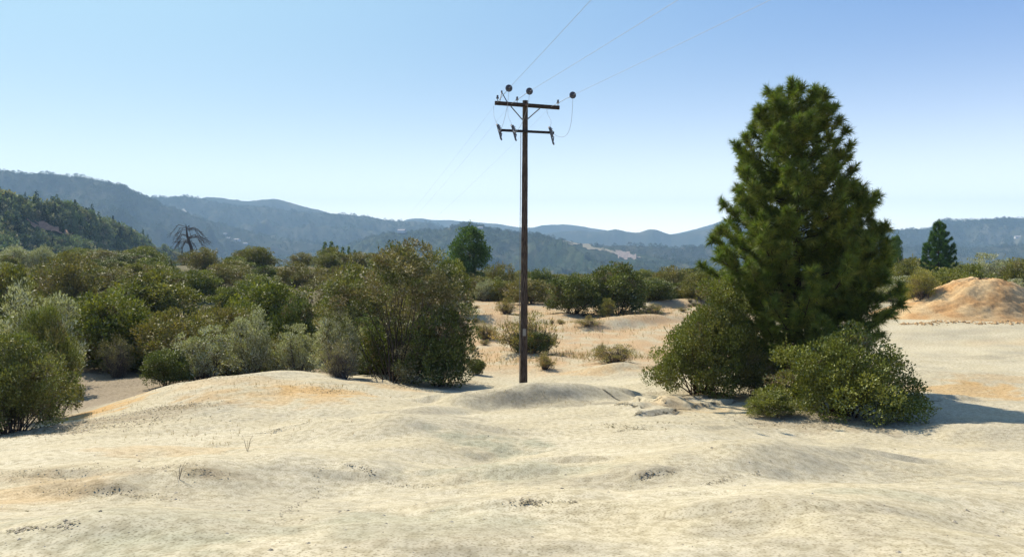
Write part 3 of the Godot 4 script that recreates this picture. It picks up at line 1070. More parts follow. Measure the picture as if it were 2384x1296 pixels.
# ------------------------------------------------------------------ the utility pole
func build_pole() -> void:
	var base := P(1219, 897, 24.0)
	base.y = height(base.x, base.z)
	var t := thing("utility_pole", base, "weathered wooden utility pole with two crossarms standing alone on the pale ground", "utility pole")
	var top_y := P(1222, 234, 24.0).y - base.y
	var inv := -base
	var brown := Color(0.16, 0.125, 0.095)
	var m := Mesher.new()
	var ring := []
	var rad := []
	for k in 13:
		var y := lerpf(-0.5, top_y, k / 12.0)
		ring.append(Vector3(0.045 * (y / top_y), y, 0))
		rad.append(lerpf(0.124, 0.082, k / 12.0) + 0.003 * sin(k * 2.3))
	m.tube(ring, rad, 18, brown, true)
	part("pole", m.mesh(M.wood), t)
	var gw := Mesher.new()
	gw.tube([Vector3(-0.135, -0.2, 0.05), Vector3(-0.118, top_y * 0.5, 0.045), Vector3(-0.09, top_y - 0.9, 0.04)], [0.011, 0.011, 0.011], 6, Color(0.20, 0.19, 0.17))
	part("ground_wire", gw.mesh(M.wire), t)
	var tg := Mesher.new()
	tg.beam(Vector3(0.02, 1.62, 0.128), Vector3(0.02, 1.84, 0.127), 0.10, 0.006, Color(0.22, 0.22, 0.21), 0.002)
	part("metal_tag", tg.mesh(M.metal), t)
	# direction of the line, and of the arms across it
	var line := Vector3(0.246, 0, 0.969).normalized()
	var across := Vector3(0.969, -0.028, -0.246).normalized()
	var arm_c := P(1221, 247, 24.0) + inv + line * 0.17
	var arm := Mesher.new()
	var wa := arm_c - across * 0.98
	var wb := arm_c + across * 1.08
	arm.beam(wa, wb, 0.095, 0.115, Color(0.10, 0.078, 0.06), 0.012)
	var ua := part("crossarm", arm.mesh(M.arm), t)
	ua.set_meta("label", "upper wooden crossarm, slightly tilted")
	var bolt := Mesher.new()
	bolt.lathe(arm_c + line * 0.05, line, [Vector2(0.0, 0.03), Vector2(0.035, 0.03), Vector2(0.035, 0.0), Vector2(0.0, 0.0)], 6, Color(0.16, 0.09, 0.06))
	part("bolt", bolt.mesh(M.metal), t)
	# braces
	for s in [-1.0, 1.0]:
		var b := Mesher.new()
		var from: Vector3 = arm_c + across * (0.47 * s) - Vector3(0, 0.05, 0) - line * 0.062
		b.beam(from, Vector3(0.07 * s, arm_c.y - 0.43, 0) + line * 0.10, 0.008, 0.035, Color(0.16, 0.15, 0.14), 0.002)
		part("brace", b.mesh(M.metal), t)
	# lower arm
	var low_c := P(1221, 307, 24.0) + inv + line * 0.13
	var across2 := Vector3(0.969, -0.012, -0.246).normalized()
	var la := Mesher.new()
	la.beam(low_c - across2 * 0.84, low_c + across2 * 0.92, 0.07, 0.075, Color(0.075, 0.07, 0.065), 0.008)
	var lo := part("crossarm", la.mesh(M.arm), t)
	lo.set_meta("label", "lower thin crossarm that carries the fused cutouts")
	# pins with small insulators on the upper arm
	for s in [-0.90, -0.28, 1.04]:
		var p: Vector3 = arm_c + across * s + Vector3(0, 0.065, 0)
		var pm := Mesher.new()
		pm.tube([p, p + Vector3(0, 0.10, 0)], [0.012, 0.012], 6, Color(0.16, 0.16, 0.16))
		pm.lathe(p + Vector3(0, 0.07, 0), Vector3.UP, [Vector2(0.0, 0.0), Vector2(0.042, 0.0), Vector2(0.046, 0.02), Vector2(0.03, 0.045), Vector2(0.034, 0.07), Vector2(0.026, 0.085), Vector2(0.03, 0.105), Vector2(0.0, 0.115)], 12, Color(0.07, 0.065, 0.07))
		part("pin_insulator", pm.mesh(M.porcelain), t)
	# the peaked bracket on the left end of the upper arm
	var peak := P(1168, 214, 23.85) + inv
	var br := Mesher.new()
	for s in [-0.83, -0.60]:
		br.tube([arm_c + across * s + Vector3(0, 0.06, 0), peak], [0.016, 0.014], 6, Color(0.15, 0.15, 0.16))
	br.lathe(peak - Vector3(0, 0.02, 0), Vector3.UP, [Vector2(0.0, 0.0), Vector2(0.026, 0.0), Vector2(0.026, 0.06), Vector2(0.0, 0.07)], 8, Color(0.12, 0.12, 0.13))
	part("peak_bracket", br.mesh(M.metal), t)
	# strain insulators on the near side, one on each wire, and the three wires
	var heads := [P(1185, 205, 21.3) + inv, P(1233, 212, 21.6) + inv, P(1334, 221, 22.0) + inv]
	var roots := [arm_c - across * 0.93, arm_c - across * 0.48, arm_c + across * 0.80]
	var drops := []
	var names := ["overhead wire running from the leftmost insulator disc up over the viewer", "overhead wire running from the middle insulator disc up over the viewer", "overhead wire running from the rightmost insulator disc up over the viewer"]
	var far_names := ["overhead wire leaving the left end of the upper crossarm towards the far hills", "overhead wire leaving the crossarm just left of the pole towards the far hills", "overhead wire leaving the crossarm right of the pole towards the far hills"]
	for k in 3:
		var h: Vector3 = heads[k]
		var r: Vector3 = roots[k]
		var dir := (h - r).normalized()
		var im := Mesher.new()
		im.tube([r, h], [0.007, 0.007], 5, Color(0.2, 0.2, 0.21))
		part("strain_link", im.mesh(M.metal), t)
		var dm := Mesher.new()
		dm.lathe(h - dir * 0.10, dir, [Vector2(0.0, -0.02), Vector2(0.03, 0.0), Vector2(0.036, 0.03), Vector2(0.05, 0.045), Vector2(0.098, 0.075), Vector2(0.1, 0.09), Vector2(0.07, 0.095), Vector2(0.062, 0.085), Vector2(0.05, 0.10), Vector2(0.04, 0.085), Vector2(0.03, 0.13), Vector2(0.0, 0.15)], 20, Color(0.045, 0.045, 0.055))
		dm.tube([h - dir * 0.14, h - dir * 0.14 - Vector3(0.05, 0.045, 0)], [0.016, 0.012], 6, Color(0.05, 0.05, 0.055))
		part("strain_insulator", dm.mesh(M.porcelain), t)
		# wire towards and past the viewer: a shallow sag over a 60 m span
		var a := base + h
		var wm := Mesher.new()
		var pts := []
		var rr := []
		for q in 41:
			var u := q / 40.0
			pts.append(a + dir * (60.0 * u) + Vector3(0, 1.0 * 4.0 * u * (u - 1.0) * 0.35, 0) - a)
			rr.append(0.0036)
		wm.tube(pts, rr, 5, Color(0.30, 0.31, 0.33))
		var w := part("overhead_wire", wm.mesh(M.wire), self)
		w.position = a
		tag(w, names[k], "wire", "overhead wires of the utility pole")
		# wire on the far side
		var away := -line
		var fm := Mesher.new()
		pts = []
		rr = []
		for q in 31:
			var u := q / 30.0
			pts.append(away * (70.0 * u) + Vector3(0, -6.5 * u + 2.2 * u * (u - 1.0), 0))
			rr.append(0.0016)
		fm.tube(pts, rr, 5, Color(0.30, 0.31, 0.33))
		var fw := part("overhead_wire", fm.mesh(M.wire), self)
		fw.position = base + r - line * 0.06
		tag(fw, far_names[k], "wire", "overhead wires of the utility pole")
	# fused cutouts on the lower arm, with their jumper wires
	var spots := [-0.84, -0.38, 0.82]
	for k in 3:
		var p: Vector3 = low_c + across2 * spots[k] + line * 0.06
		var cm := Mesher.new()
		cm.lathe(p + Vector3(-0.03, 0.14, 0.02), Vector3(0.22, -0.97, 0.0).normalized(), [Vector2(0.0, 0.0), Vector2(0.03, 0.0), Vector2(0.035, 0.03), Vector2(0.07, 0.045), Vector2(0.038, 0.06), Vector2(0.038, 0.085), Vector2(0.074, 0.10), Vector2(0.038, 0.115), Vector2(0.038, 0.14), Vector2(0.074, 0.155), Vector2(0.038, 0.17), Vector2(0.038, 0.2), Vector2(0.068, 0.215), Vector2(0.036, 0.23), Vector2(0.03, 0.29), Vector2(0.0, 0.29)], 12, Color(0.17, 0.18, 0.19))
		var cut := part("fused_cutout", cm.mesh(M.porcelain), t)
		var fm := Mesher.new()
		var big := 1.25 if k == 2 else 1.0
		var f0 := p + Vector3(-0.06, 0.10, 0.09)
		var f1 := p + Vector3(0.04 * big, -0.27 * big, 0.09)
		fm.tube([f0, f1], [0.026, 0.026], 8, Color(0.10, 0.10, 0.10), true)
		fm.tube([f1, f1 + Vector3(0.03, -0.06, 0)], [0.038, 0.02], 6, Color(0.12, 0.12, 0.12), true)
		fm.tube([f0, f0 + Vector3(-0.03, 0.05, -0.03), p + Vector3(-0.02, 0.15, 0.0)], [0.032, 0.026, 0.02], 6, Color(0.14, 0.14, 0.14))
		fm.tube([f1, f1.lerp(p, 0.55) + Vector3(0.05, 0, 0), p + Vector3(0.03, -0.12, 0.01)], [0.014, 0.018, 0.022], 6, Color(0.14, 0.14, 0.14))
		part("fuse_tube", fm.mesh(M.metal), cut)
		var hm := Mesher.new()
		hm.beam(p + Vector3(0.0, 0.02, -0.06), p + Vector3(0.0, 0.02, 0.05), 0.03, 0.012, Color(0.14, 0.14, 0.14), 0.002)
		part("hanger", hm.mesh(M.metal), cut)
		# jumper from the strain insulator down to the cutout
		var h: Vector3 = heads[k]
		var side := Vector3(0.35, -0.25, 0.1) if k == 2 else Vector3(-0.02, -0.35, 0.1)
		var jm := Mesher.new()
		var pts := []
		var rr := []
		var e := p + Vector3(0.05 if k == 2 else -0.03, 0.12 if k != 2 else -0.05, 0.06)
		for q in 15:
			var u := q / 14.0
			var m1 := h + Vector3(-0.02, -0.75, 0)
			var m2 := e + side * 1.6
			pts.append(h.bezier_interpolate(m1, m2, e, u))
			rr.append(0.0048)
		jm.tube(pts, rr, 5, Color(0.28, 0.30, 0.33))
		part("jumper_wire", jm.mesh(M.wire), t)
		# jumper from the far-side wire to the cutout
		var r: Vector3 = roots[k] - line * 0.4
		jm = Mesher.new()
		pts = []
		rr = []
		e = p + Vector3(-0.05, 0.14, 0.0)
		for q in 15:
			var u := q / 14.0
			pts.append(r.bezier_interpolate(r + Vector3(0.02, -0.35, 0), e + Vector3(-0.18 if k < 2 else 0.12, 0.35, 0), e, u))
			rr.append(0.0045)
		jm.tube(pts, rr, 5, Color(0.28, 0.30, 0.33))
		part("jumper_wire", jm.mesh(M.wire), t)


# ------------------------------------------------------------------ the pine
func tuft(m: Mesher, at: Vector3, dir: Vector3, length: float, needles: int, nl: float, cols: Array, w: float) -> void:
	var tone := rng.randf_range(0.72, 1.3)
	var base: Color = cols[rng.randi() % cols.size()]
	for k in needles:
		var u := rng.randf()
		var p := at - dir * (length * u)
		var spread := lerpf(0.7, 1.5, u)
		var d := (dir + rand_dir() * spread).normalized()
		var l := nl * rng.randf_range(0.7, 1.1)
		var s := d.cross(rand_dir()).normalized() * w
		var c := base * (tone * rng.randf_range(0.75, 1.3))
		c.a = 1.0
		m.tri(p - s, p + s, p + d * l + Vector3(0, -0.015, 0), c)


func pine_meshes(sd: int, leaders: Array, spacing: float, needles: int, nl: float, cols: Array, wide: float, density: float) -> Array:
	rng.seed = sd
	var needle := Mesher.new()
	var limb := Mesher.new()
	var trunk := Mesher.new()
	var brown := Color(0.075, 0.055, 0.04)
	for L in leaders:
		# axis: points of the stem; profile: [height, reach to the left, reach to the right]
		var axis: Array = L.axis
		var rad := []
		for k in axis.size():
			rad.append(lerpf(L.r, 0.02, pow(float(k) / (axis.size() - 1), 0.9)))
		trunk.tube(axis, rad, 10, Color(0.085, 0.06, 0.042))
		var prof: Array = L.profile
		var h0: float = prof[0][0]
		var h1: float = prof[-1][0]
		var y := h0
		var turn := rng.randf() * TAU
		while y < h1 - 0.05:
			var rel := (y - h0) / (h1 - h0)
			var nb := 6 if rel < 0.8 else 5
			for b in nb:
				var yy := clampf(y + rng.randf_range(-0.5, 0.5) * spacing, h0, h1 - 0.03)
				var f: float = (yy - axis[0].y) / (axis[-1].y - axis[0].y)
				var ai := clampf(f, 0.0, 0.999) * (axis.size() - 1)
				var o: Vector3 = axis[int(ai)].lerp(axis[int(ai) + 1], ai - int(ai))
				var a := turn + TAU * b / nb + rng.randf_range(-0.5, 0.5)
				var left := 0.0
				var right := 0.0
				for k in prof.size() - 1:
					if yy >= prof[k][0] and yy <= prof[k + 1][0]:
						var u: float = (yy - prof[k][0]) / (prof[k + 1][0] - prof[k][0])
						left = lerpf(prof[k][1], prof[k + 1][1], u)
						right = lerpf(prof[k][2], prof[k + 1][2], u)
				var reach := maxf(0.12, (lerpf(left, right, 0.5 + 0.5 * cos(a)) * 1.04 - 0.06) * (1.0 - 0.4 * pow(rng.randf(), 3.0)))
				# the limb leaves level or drooping, and turns up towards its end
				var rise := lerpf(0.02, 0.55, rel) * reach * rng.randf_range(0.6, 1.3)
				var up_end := minf(0.9, reach * 0.42) * rng.randf_range(0.5, 1.2)
				var flat := Vector3(cos(a), 0, sin(a))
				var swing := Vector3(-sin(a), 0, cos(a)) * rng.randf_range(-0.18, 0.18) * reach
				var fin := o + flat * reach
				var start := o - Vector3(0, rise + up_end * 0.6, 0)
				if start.y < axis[0].y + 0.2: start.y = axis[0].y + 0.2 + rng.randf() * 0.4
				var m1 := start.lerp(fin, 0.4) + swing
				m1.y = start.y + rise * 0.35
				var m2 := start.lerp(fin, 0.76) + swing * 0.7
				m2.y = start.y + rise * 0.8
				if fin.y < m2.y: fin.y = m2.y + 0.1
				var r0 := 0.008 + 0.010 * reach
				limb.tube([start, m1, m2, fin], [r0, r0 * 0.7, r0 * 0.5, r0 * 0.25], 5, brown)
				var stops := [start, m1, m2, fin]
				var tw := int((3.0 + reach * 6.5) * density)
				for k in tw:
					var u := lerpf(0.04, 1.0, pow((k + rng.randf()) / tw, 0.85))
					var seg := mini(int(u * 3.0), 2)
					var p: Vector3 = stops[seg].lerp(stops[seg + 1], u * 3.0 - seg)
					var outw: Vector3 = (stops[seg + 1] - stops[seg]).normalized()
					var sidew := Vector3(-sin(a), 0, cos(a)) * (1.0 if k % 2 == 0 else -1.0)
					var tl := rng.randf_range(0.15, 0.55) * lerpf(1.2, 0.55, u) * minf(1.0, 0.35 + reach * 0.45)
					var td := (outw * 0.6 + sidew * rng.randf_range(0.0, 1.0) + Vector3.UP * rng.randf_range(-0.25, 0.75) + rand_dir() * 0.3).normalized()
					if u > 0.9: td = (outw * 0.8 + Vector3.UP * 0.35 + rand_dir() * 0.6).normalized()
					if k == tw - 1:
						for q in 5:
							var te := (outw * 0.4 + Vector3.UP * 0.25 + rand_dir() * 1.0).normalized()
							tuft(needle, fin + te * 0.16, te, 0.22, needles, nl, cols, wide)
					var e := p + td * tl
					limb.tube([p, e], [0.008, 0.004], 4, brown)
					tuft(needle, e + td * 0.03, td, 0.26, needles, nl, cols, wide)
					if tl > 0.22:
						var td2 := (td + rand_dir() * 0.9 + Vector3.UP * 0.2).normalized()
						tuft(needle, p + td * tl * 0.5 + td2 * 0.14, td2, 0.2, needles * 3 / 4, nl, cols, wide)
			turn += 2.4
			y += spacing * lerpf(1.1, 0.8, rel) * rng.randf_range(0.85, 1.15)
		for k in 6:
			tuft(needle, axis[-1] + Vector3(rng.randf_range(-0.1, 0.1), -0.07 * k, rng.randf_range(-0.1, 0.1)), (Vector3.UP + rand_dir() * 0.4).normalized(), 0.24, needles, nl, cols, wide)
	return [needle, limb, trunk]


func build_pine() -> void:
	var d := 21.5
	var foot := P(1862, 560, d)
	foot.y = height(foot.x, foot.z)
	var top := P(1850, 176, d) - foot
	var H := top.y
	var S := H / 9.75
	var axis := []
	for k in 11:
		var u := k / 10.0
		axis.append(Vector3(top.x * u + 0.05 * sin(u * 5.0), lerpf(-0.3, H - 0.12, u), 0.04 * sin(u * 7.0)))
	var main := {"axis": axis, "r": 0.16, "profile": [[0.55 * S, 1.5, 0.5], [1.1 * S, 2.1, 0.9], [1.7 * S, 2.4, 2.2], [2.3 * S, 2.5, 2.9], [3.0 * S, 2.75, 3.05], [4.0 * S, 3.0, 2.9], [4.8 * S, 2.75, 2.3], [5.6 * S, 2.35, 2.2], [6.6 * S, 2.1, 1.8], [7.4 * S, 1.85, 1.75], [8.2 * S, 1.5, 1.5], [9.0 * S, 1.0, 1.1], [9.55 * S, 0.5, 0.55]]}
	for q in main.profile:
		q[1] *= 0.86
		q[2] *= 0.85
	var t2 := P(1995, 420, d) - foot
	var axis2 := [Vector3(0.05, 2.2 * S, 0), Vector3(0.5, 2.7 * S, 0.1), Vector3(1.02, 3.4 * S, 0.15), Vector3(1.3, 4.2 * S, 0.18), Vector3(t2.x * 0.95, 5.1 * S, 0.2), Vector3(t2.x, t2.y - 0.1, 0.2)]
	var second := {"axis": axis2, "r": 0.075, "profile": [[2.6 * S, 0.6, 1.3], [3.1 * S, 0.7, 1.45], [3.9 * S, 1.0, 1.5], [4.7 * S, 1.15, 1.35], [5.4 * S, 1.1, 1.1], [6.0 * S, 0.8, 0.8], [t2.y - 0.1, 0.3, 0.38]]}
	for q in second.profile:
		q[1] *= 0.85
		q[2] *= 0.84
	var cols := [Color(0.125, 0.165, 0.029), Color(0.16, 0.19, 0.034), Color(0.095, 0.13, 0.028), Color(0.22, 0.23, 0.05)]
	var ms := pine_meshes(407, [main, second], 0.25, 56, 0.225, cols, 0.0085, 1.3)
	var t := thing("pine_tree", foot, "tall bushy dark green pine tree with a second lower top on its right", "pine tree")
	part("trunk", ms[2].mesh(M.bark), t)
	part("limbs", ms[1].mesh(M.bark), t)
	part("crown", ms[0].mesh(M.needle), t)
	# a young pine far off at the right
	var sx := []
	for k in 6:
		sx.append(Vector3(0, lerpf(-0.3, 5.9, k / 5.0), 0))
	var young := {"axis": sx, "r": 0.10, "profile": [[0.9, 1.5, 1.5], [2.0, 1.75, 1.85], [3.0, 1.6, 1.7], [4.0, 1.15, 1.2], [5.0, 0.75, 0.7], [5.7, 0.3, 0.3]]}
	ms = pine_meshes(405, [young], 0.36, 22, 0.26, [Color(0.085, 0.15, 0.03), Color(0.07, 0.125, 0.028)], 0.02, 1.2)
	var yt := P(2187, 560, 78.0)
	yt.y = height(yt.x, yt.z) - 0.2
	t = thing("pine_tree", yt, "small distant green pine rising above the brush right of the big pine", "pine tree")
	part("trunk", ms[2].mesh(M.bark), t)
	part("limbs", ms[1].mesh(M.bark), t)
	part("crown", ms[0].mesh(M.needle), t)
	var k := (P(2187, 509, 78.0).y - yt.y) / 5.95
	t.scale = Vector3(k * 0.8, k, k * 0.8)


# ------------------------------------------------------------------ shrubs
func build_shrubs() -> void:
	var olive := [Color(0.128, 0.129, 0.030), Color(0.165, 0.156, 0.039), Color(0.105, 0.112, 0.028)]
	var green := [Color(0.128, 0.143, 0.028), Color(0.163, 0.170, 0.037), Color(0.099, 0.116, 0.025)]
	var dark := [Color(0.078, 0.098, 0.025), Color(0.099, 0.116, 0.032), Color(0.068, 0.084, 0.023)]
	var pale := [Color(0.19, 0.195, 0.10), Color(0.25, 0.25, 0.15), Color(0.14, 0.15, 0.07)]
	var brown := [Color(0.15, 0.138, 0.044), Color(0.13, 0.128, 0.04), Color(0.18, 0.148, 0.052)]
	var lime := [Color(0.210, 0.204, 0.046), Color(0.255, 0.231, 0.063), Color(0.165, 0.163, 0.040)]
	var glint := Color(0.36, 0.34, 0.22)  # highlight tone painted onto odd leaves
	var tan := Color(0.26, 0.20, 0.11)
	var grey_stem := Color(0.20, 0.17, 0.14)
	var red_stem := Color(0.10, 0.055, 0.035)
	# heroes
	add_proto("front", shrub_meshes(1, [[0.1, 1.15, 0.0, 1.25, 1.0], [-0.9, 0.95, 0.2, 0.9, 0.8], [1.1, 0.85, 0.1, 0.85, 0.75], [-1.75, 0.4, 0.3, 0.5, 0.4], [1.6, 0.5, 0.2, 0.5, 0.45], [0.0, 0.8, 0.9, 1.0, 0.6], [0.2, 0.9, -0.9, 1.0, 0.7], [0.35, 1.75, 0.0, 0.7, 0.4], [0.2, 0.4, 0.2, 1.7, 0.4]], 260, Vector2(0.17, 0.34), 44000, Vector2(0.045, 0.07), 0.62, green, Color(0.34, 0.36, 0.17), 0.13, 0.45, 60, red_stem, 0.35), M.leaf, 4.3, 2.3)  # odd pale leaves paint in the sunlit highlights
	add_proto("beside_pine", shrub_meshes(2, [[0.55, 1.6, 0.0, 1.0, 1.35], [0.1, 1.1, 0.3, 1.1, 0.95], [-0.75, 0.7, 0.2, 0.85, 0.65], [-1.25, 0.4, 0.3, 0.45, 0.4], [1.1, 0.9, 0.2, 0.7, 0.8], [0.2, 1.0, -0.8, 1.0, 0.9], [0.0, 0.4, 0.2, 1.4, 0.4]], 260, Vector2(0.17, 0.34), 44000, Vector2(0.045, 0.07), 0.6, [green[0], green[2], olive[0]], Color(0.28, 0.29, 0.14), 0.12, 0.45, 60, red_stem, 0.25), M.leaf, 3.4, 2.75)
	add_proto("open", shrub_meshes(3, [[0.3, 3.1, 0.0, 1.5, 1.1], [-1.2, 2.6, 0.1, 1.15, 0.75], [1.3, 2.1, 0.1, 1.0, 1.2], [1.4, 0.9, 0.2, 0.95, 0.85], [0.8, 0.8, 0.3, 0.9, 0.8], [-1.1, 0.8, 0.4, 0.5, 0.6], [-1.9, 1.7, 0.0, 0.55, 0.5], [0.4, 3.7, 0.0, 1.0, 0.6], [1.0, 0.4, 0.5, 1.2, 0.4], [0.2, 1.7, -0.6, 0.8, 0.7]], 380, Vector2(0.11, 0.25), 34000, Vector2(0.05, 0.085), 0.5, [Color(0.115, 0.13, 0.045), Color(0.14, 0.13, 0.06), Color(0.09, 0.105, 0.036), Color(0.16, 0.14, 0.075)], Color(0.40, 0.35, 0.24), 0.13, 0.3, 46, Color(0.14, 0.115, 0.09), 0.2), M.leaf, 4.7, 4.3)
	add_proto("left_front", shrub_meshes(4, dome(3.2, 2.9, 4, 7), 250, Vector2(0.18, 0.34), 38000, Vector2(0.05, 0.085), 0.5, [Color(0.115, 0.132, 0.036), Color(0.135, 0.142, 0.042), Color(0.095, 0.112, 0.034), Color(0.15, 0.138, 0.044)], Color(0.30, 0.30, 0.17), 0.13, 0.45, 50, grey_stem, 0.3), M.leaf, 3.2, 2.9)
	# kinds that repeat: two shapes each
	for k in 2:
		add_proto("olive%d" % k, shrub_meshes(20 + k, dome(3.2, 2.6, 20 + k), 150, Vector2(0.18, 0.34), 14000, Vector2(0.07, 0.12), 0.5, olive, glint, 0.08, 0.45, 26, grey_stem, 0.3), M.leaf, 3.2, 2.6)
		add_proto("green%d" % k, shrub_meshes(30 + k, dome(3.2, 2.6, 30 + k, 6), 160, Vector2(0.18, 0.34), 14000, Vector2(0.07, 0.12), 0.55, green, glint, 0.07, 0.45, 26, red_stem, 0.3), M.leaf, 3.2, 2.6)
		add_proto("dark%d" % k, shrub_meshes(40 + k, dome(3.2, 2.6, 40 + k, 6), 150, Vector2(0.2, 0.36), 14000, Vector2(0.07, 0.12), 0.55, dark, glint, 0.05, 0.45, 24, red_stem, 0.25), M.leaf, 3.2, 2.6)
		add_proto("pale%d" % k, shrub_meshes(50 + k, dome(3.0, 2.6, 50 + k, 7), 150, Vector2(0.13, 0.28), 11000, Vector2(0.06, 0.10), 0.45, pale, Color(0.56, 0.54, 0.40), 0.42, 0.35, 50, grey_stem, 0.55), M.leaf, 3.0, 2.6)
		add_proto("brown%d" % k, shrub_meshes(60 + k, dome(3.2, 2.6, 60 + k, 6), 130, Vector2(0.16, 0.32), 10000, Vector2(0.07, 0.12), 0.45, brown, tan, 0.12, 0.4, 40, grey_stem, 0.35), M.leaf, 3.2, 2.6)
	add_proto("lime", shrub_meshes(70, dome(2.0, 1.8, 70, 6), 110, Vector2(0.12, 0.24), 9000, Vector2(0.05, 0.10), 0.3, lime, glint, 0.08, 0.3, 50, grey_stem, 0.9), M.leaf, 2.0, 1.8)
	add_proto("twiggy", shrub_meshes(71, dome(2.0, 2.0, 71, 7), 120, Vector2(0.10, 0.22), 3600, Vector2(0.045, 0.08), 0.3, [Color(0.21, 0.18, 0.11), Color(0.17, 0.15, 0.08), Color(0.14, 0.14, 0.07)], Color(0.36, 0.32, 0.22), 0.2, 0.2, 110, Color(0.24, 0.21, 0.17), 0.6), M.leaf, 2.0, 2.0)
	add_proto("sparse", shrub_meshes(72, dome(2.4, 1.6, 72, 8), 110, Vector2(0.10, 0.22), 4200, Vector2(0.05, 0.10), 0.28, [Color(0.225, 0.197, 0.069), Color(0.180, 0.170, 0.052), Color(0.300, 0.218, 0.092)], tan, 0.2, 0.2, 90, grey_stem, 1.0), M.leaf, 2.4, 1.6)
	add_proto("leafy_tree", shrub_meshes(73, [[0.0, 3.4, 0, 1.15, 1.15], [-0.7, 2.6, 0.1, 0.85, 0.8], [0.7, 2.7, 0.1, 0.85, 0.9], [0.1, 1.6, 0, 1.15, 1.2], [-0.9, 3.0, 0, 0.5, 0.5], [0.3, 4.1, 0, 0.6, 0.5]], 140, Vector2(0.2, 0.36), 11000, Vector2(0.10, 0.16), 0.5, [Color(0.075, 0.125, 0.026), Color(0.095, 0.15, 0.032), Color(0.06, 0.10, 0.024)], Color(0.16, 0.24, 0.08), 0.1, 0.45, 20, Color(0.1, 0.08, 0.06), 0.4), M.leaf, 3.6, 4.6)

	# --- in front and beside the pine
	shrub("front", 1960, 18.0, 748, 440, "large rounded dark green shrub in front of the pine, nearest on the right", "", "shrub", "shrub", 0.0)
	shrub("green0", 1800, 17.3, 905, 150, "low bright green shrub at the left foot of the big rounded shrub")
	shrub("beside_pine", 1636, 20.6, 645, 275, "tall wedge-shaped olive shrub against the left side of the pine", "", "shrub", "shrub", 0.0)
	shrub("olive0", 1768, 20.4, 800, 165, "dusky shrub tucked under the pine, between the wedge-shaped and the rounded shrub")
	# --- the big open shrub left of the pole and those around it
	shrub("open", 912, 24.2, 556, 425, "tall open shrub with thin brownish crown and bare limbs left of the pole", "", "shrub", "shrub", 0.0)
	shrub("dark0", 1022, 23.6, 700, 190, "dense dark green shrub under the right side of the tall open shrub")
	shrub("dark1", 905, 25.5, 730, 170, "dark shrub in the shade below the tall open shrub")
	shrub("twiggy", 788, 22.0, 770, 120, "small grey half-dry shrub on the sand at the left foot of the tall open shrub")
	shrub("pale0", 782, 23.8, 692, 150, "airy pale grey-green shrub grown into the left side of the tall open shrub")
	# --- left foreground
	shrub("left_front", 10, 15.2, 755, 265, "yellowish green shrub at the left edge, nearest on the left", "", "shrub", "shrub", 1.0)
	shrub("left_front", 100, 18.0, 690, 180, "olive brown shrub just behind the nearest shrub on the left", "", "shrub", "shrub", 3.2)
	shrub("pale1", 75, 24.0, 632, 250, "pale flecked shrub at the left edge behind the olive brown one")
	shrub("green1", 245, 29.0, 650, 250, "full green shrub above the sandy hollow")
	shrub("twiggy", 265, 27.0, 762, 100, "small bleached shrub with dead twigs beside the grey hollow")
	shrub("pale0", 470, 24.6, 742, 190, "silvery grey-green shrub with whitish sprays, left of the bank above the mound")
	shrub("pale1", 580, 25.2, 700, 150, "tallest silvery shrub with whitish sprays above the sand mound")
	shrub("pale0", 685, 25.4, 735, 135, "grey-green shrub at the right end of the silvery bank")
	shrub("brown0", 415, 28.0, 700, 250, "rust-brown and olive shrub behind the silvery bank")
	shrub("dark1", 380, 23.4, 800, 130, "low dark shrub at the left end of the silvery bank, by the mound")
	shrub("green0", 620, 38.0, 642, 260, "broad dull green shrub in the middle of the left brush")
	shrub("brown1", 520, 32.0, 690, 220, "brownish shrub between the rust-brown one and the broad green one")
	shrub("dark0", 690, 33.0, 675, 130, "dark shrub behind the right end of the silvery bank")
	shrub("olive1", 350, 44.0, 618, 260, "olive shrub with a dark right side, behind the full green shrub")
	shrub("brown0", 150, 52.0, 572, 200, "rusty orange-brown shrub near the foot of the left hill")
	shrub("olive0", 20, 40.0, 592, 190, "olive shrub at the left edge below the hill")
	shrub("olive1", 820, 40.0, 600, 220, "olive shrub behind the left half of the tall open shrub")
	shrub("green0", 1050, 50.0, 590, 130, "round green shrub showing past the right shoulder of the tall open shrub")
	shrub("olive0", 985, 48.0, 585, 130, "olive shrub directly behind the crown of the tall open shrub")
	# --- beyond the clearing
	shrub("leafy_tree", 1090, 75.0, 526, 138, "bright green leafy tree rising above the brush left of the pole", "", "tree", "tree")
	shrub("brown1", 1165, 70.0, 600, 105, "olive brown shrub between the bright green tree and the pole")
	shrub("pale1", 1130, 66.0, 645, 70, "small grey shrub at the foot of the bright green tree")
	shrub("dark1", 1262, 68.0, 612, 90, "dusky shrub just right of the pole at the far edge of the clearing")
	shrub("dark1", 1338, 52.0, 622, 160, "rounded deep green shrub, left of a touching pair beyond the clearing")
	shrub("dark0", 1436, 53.0, 598, 175, "rounded deep green shrub, right and taller of the touching pair beyond the clearing")
	shrub("dark1", 1520, 58.0, 638, 130, "low olive shrub right of the touching pair")
	shrub("brown0", 1575, 64.0, 610, 130, "brownish shrub against the valley, left of the pine")
	shrub("olive0", 1640, 60.0, 625, 140, "olive shrub whose right half the pine hides")
	shrub("twiggy", 1285, 58.0, 672, 50, "bleached bare bush just right of the pole at the clearing's edge")
	rng.seed = 12
	var cone := crown_mesh(106, 320, true, M.far_leaf, Color(0.12, 0.165, 0.075))
	var cone_trunk := Mesher.new()
	cone_trunk.tube([Vector3(0, -0.2, 0), Vector3(0, 0.6, 0), Vector3(0, 1.4, 0)], [0.035, 0.025, 0.006], 5, Color(0.08, 0.06, 0.045))
	var cone_stem := cone_trunk.mesh(M.bark)
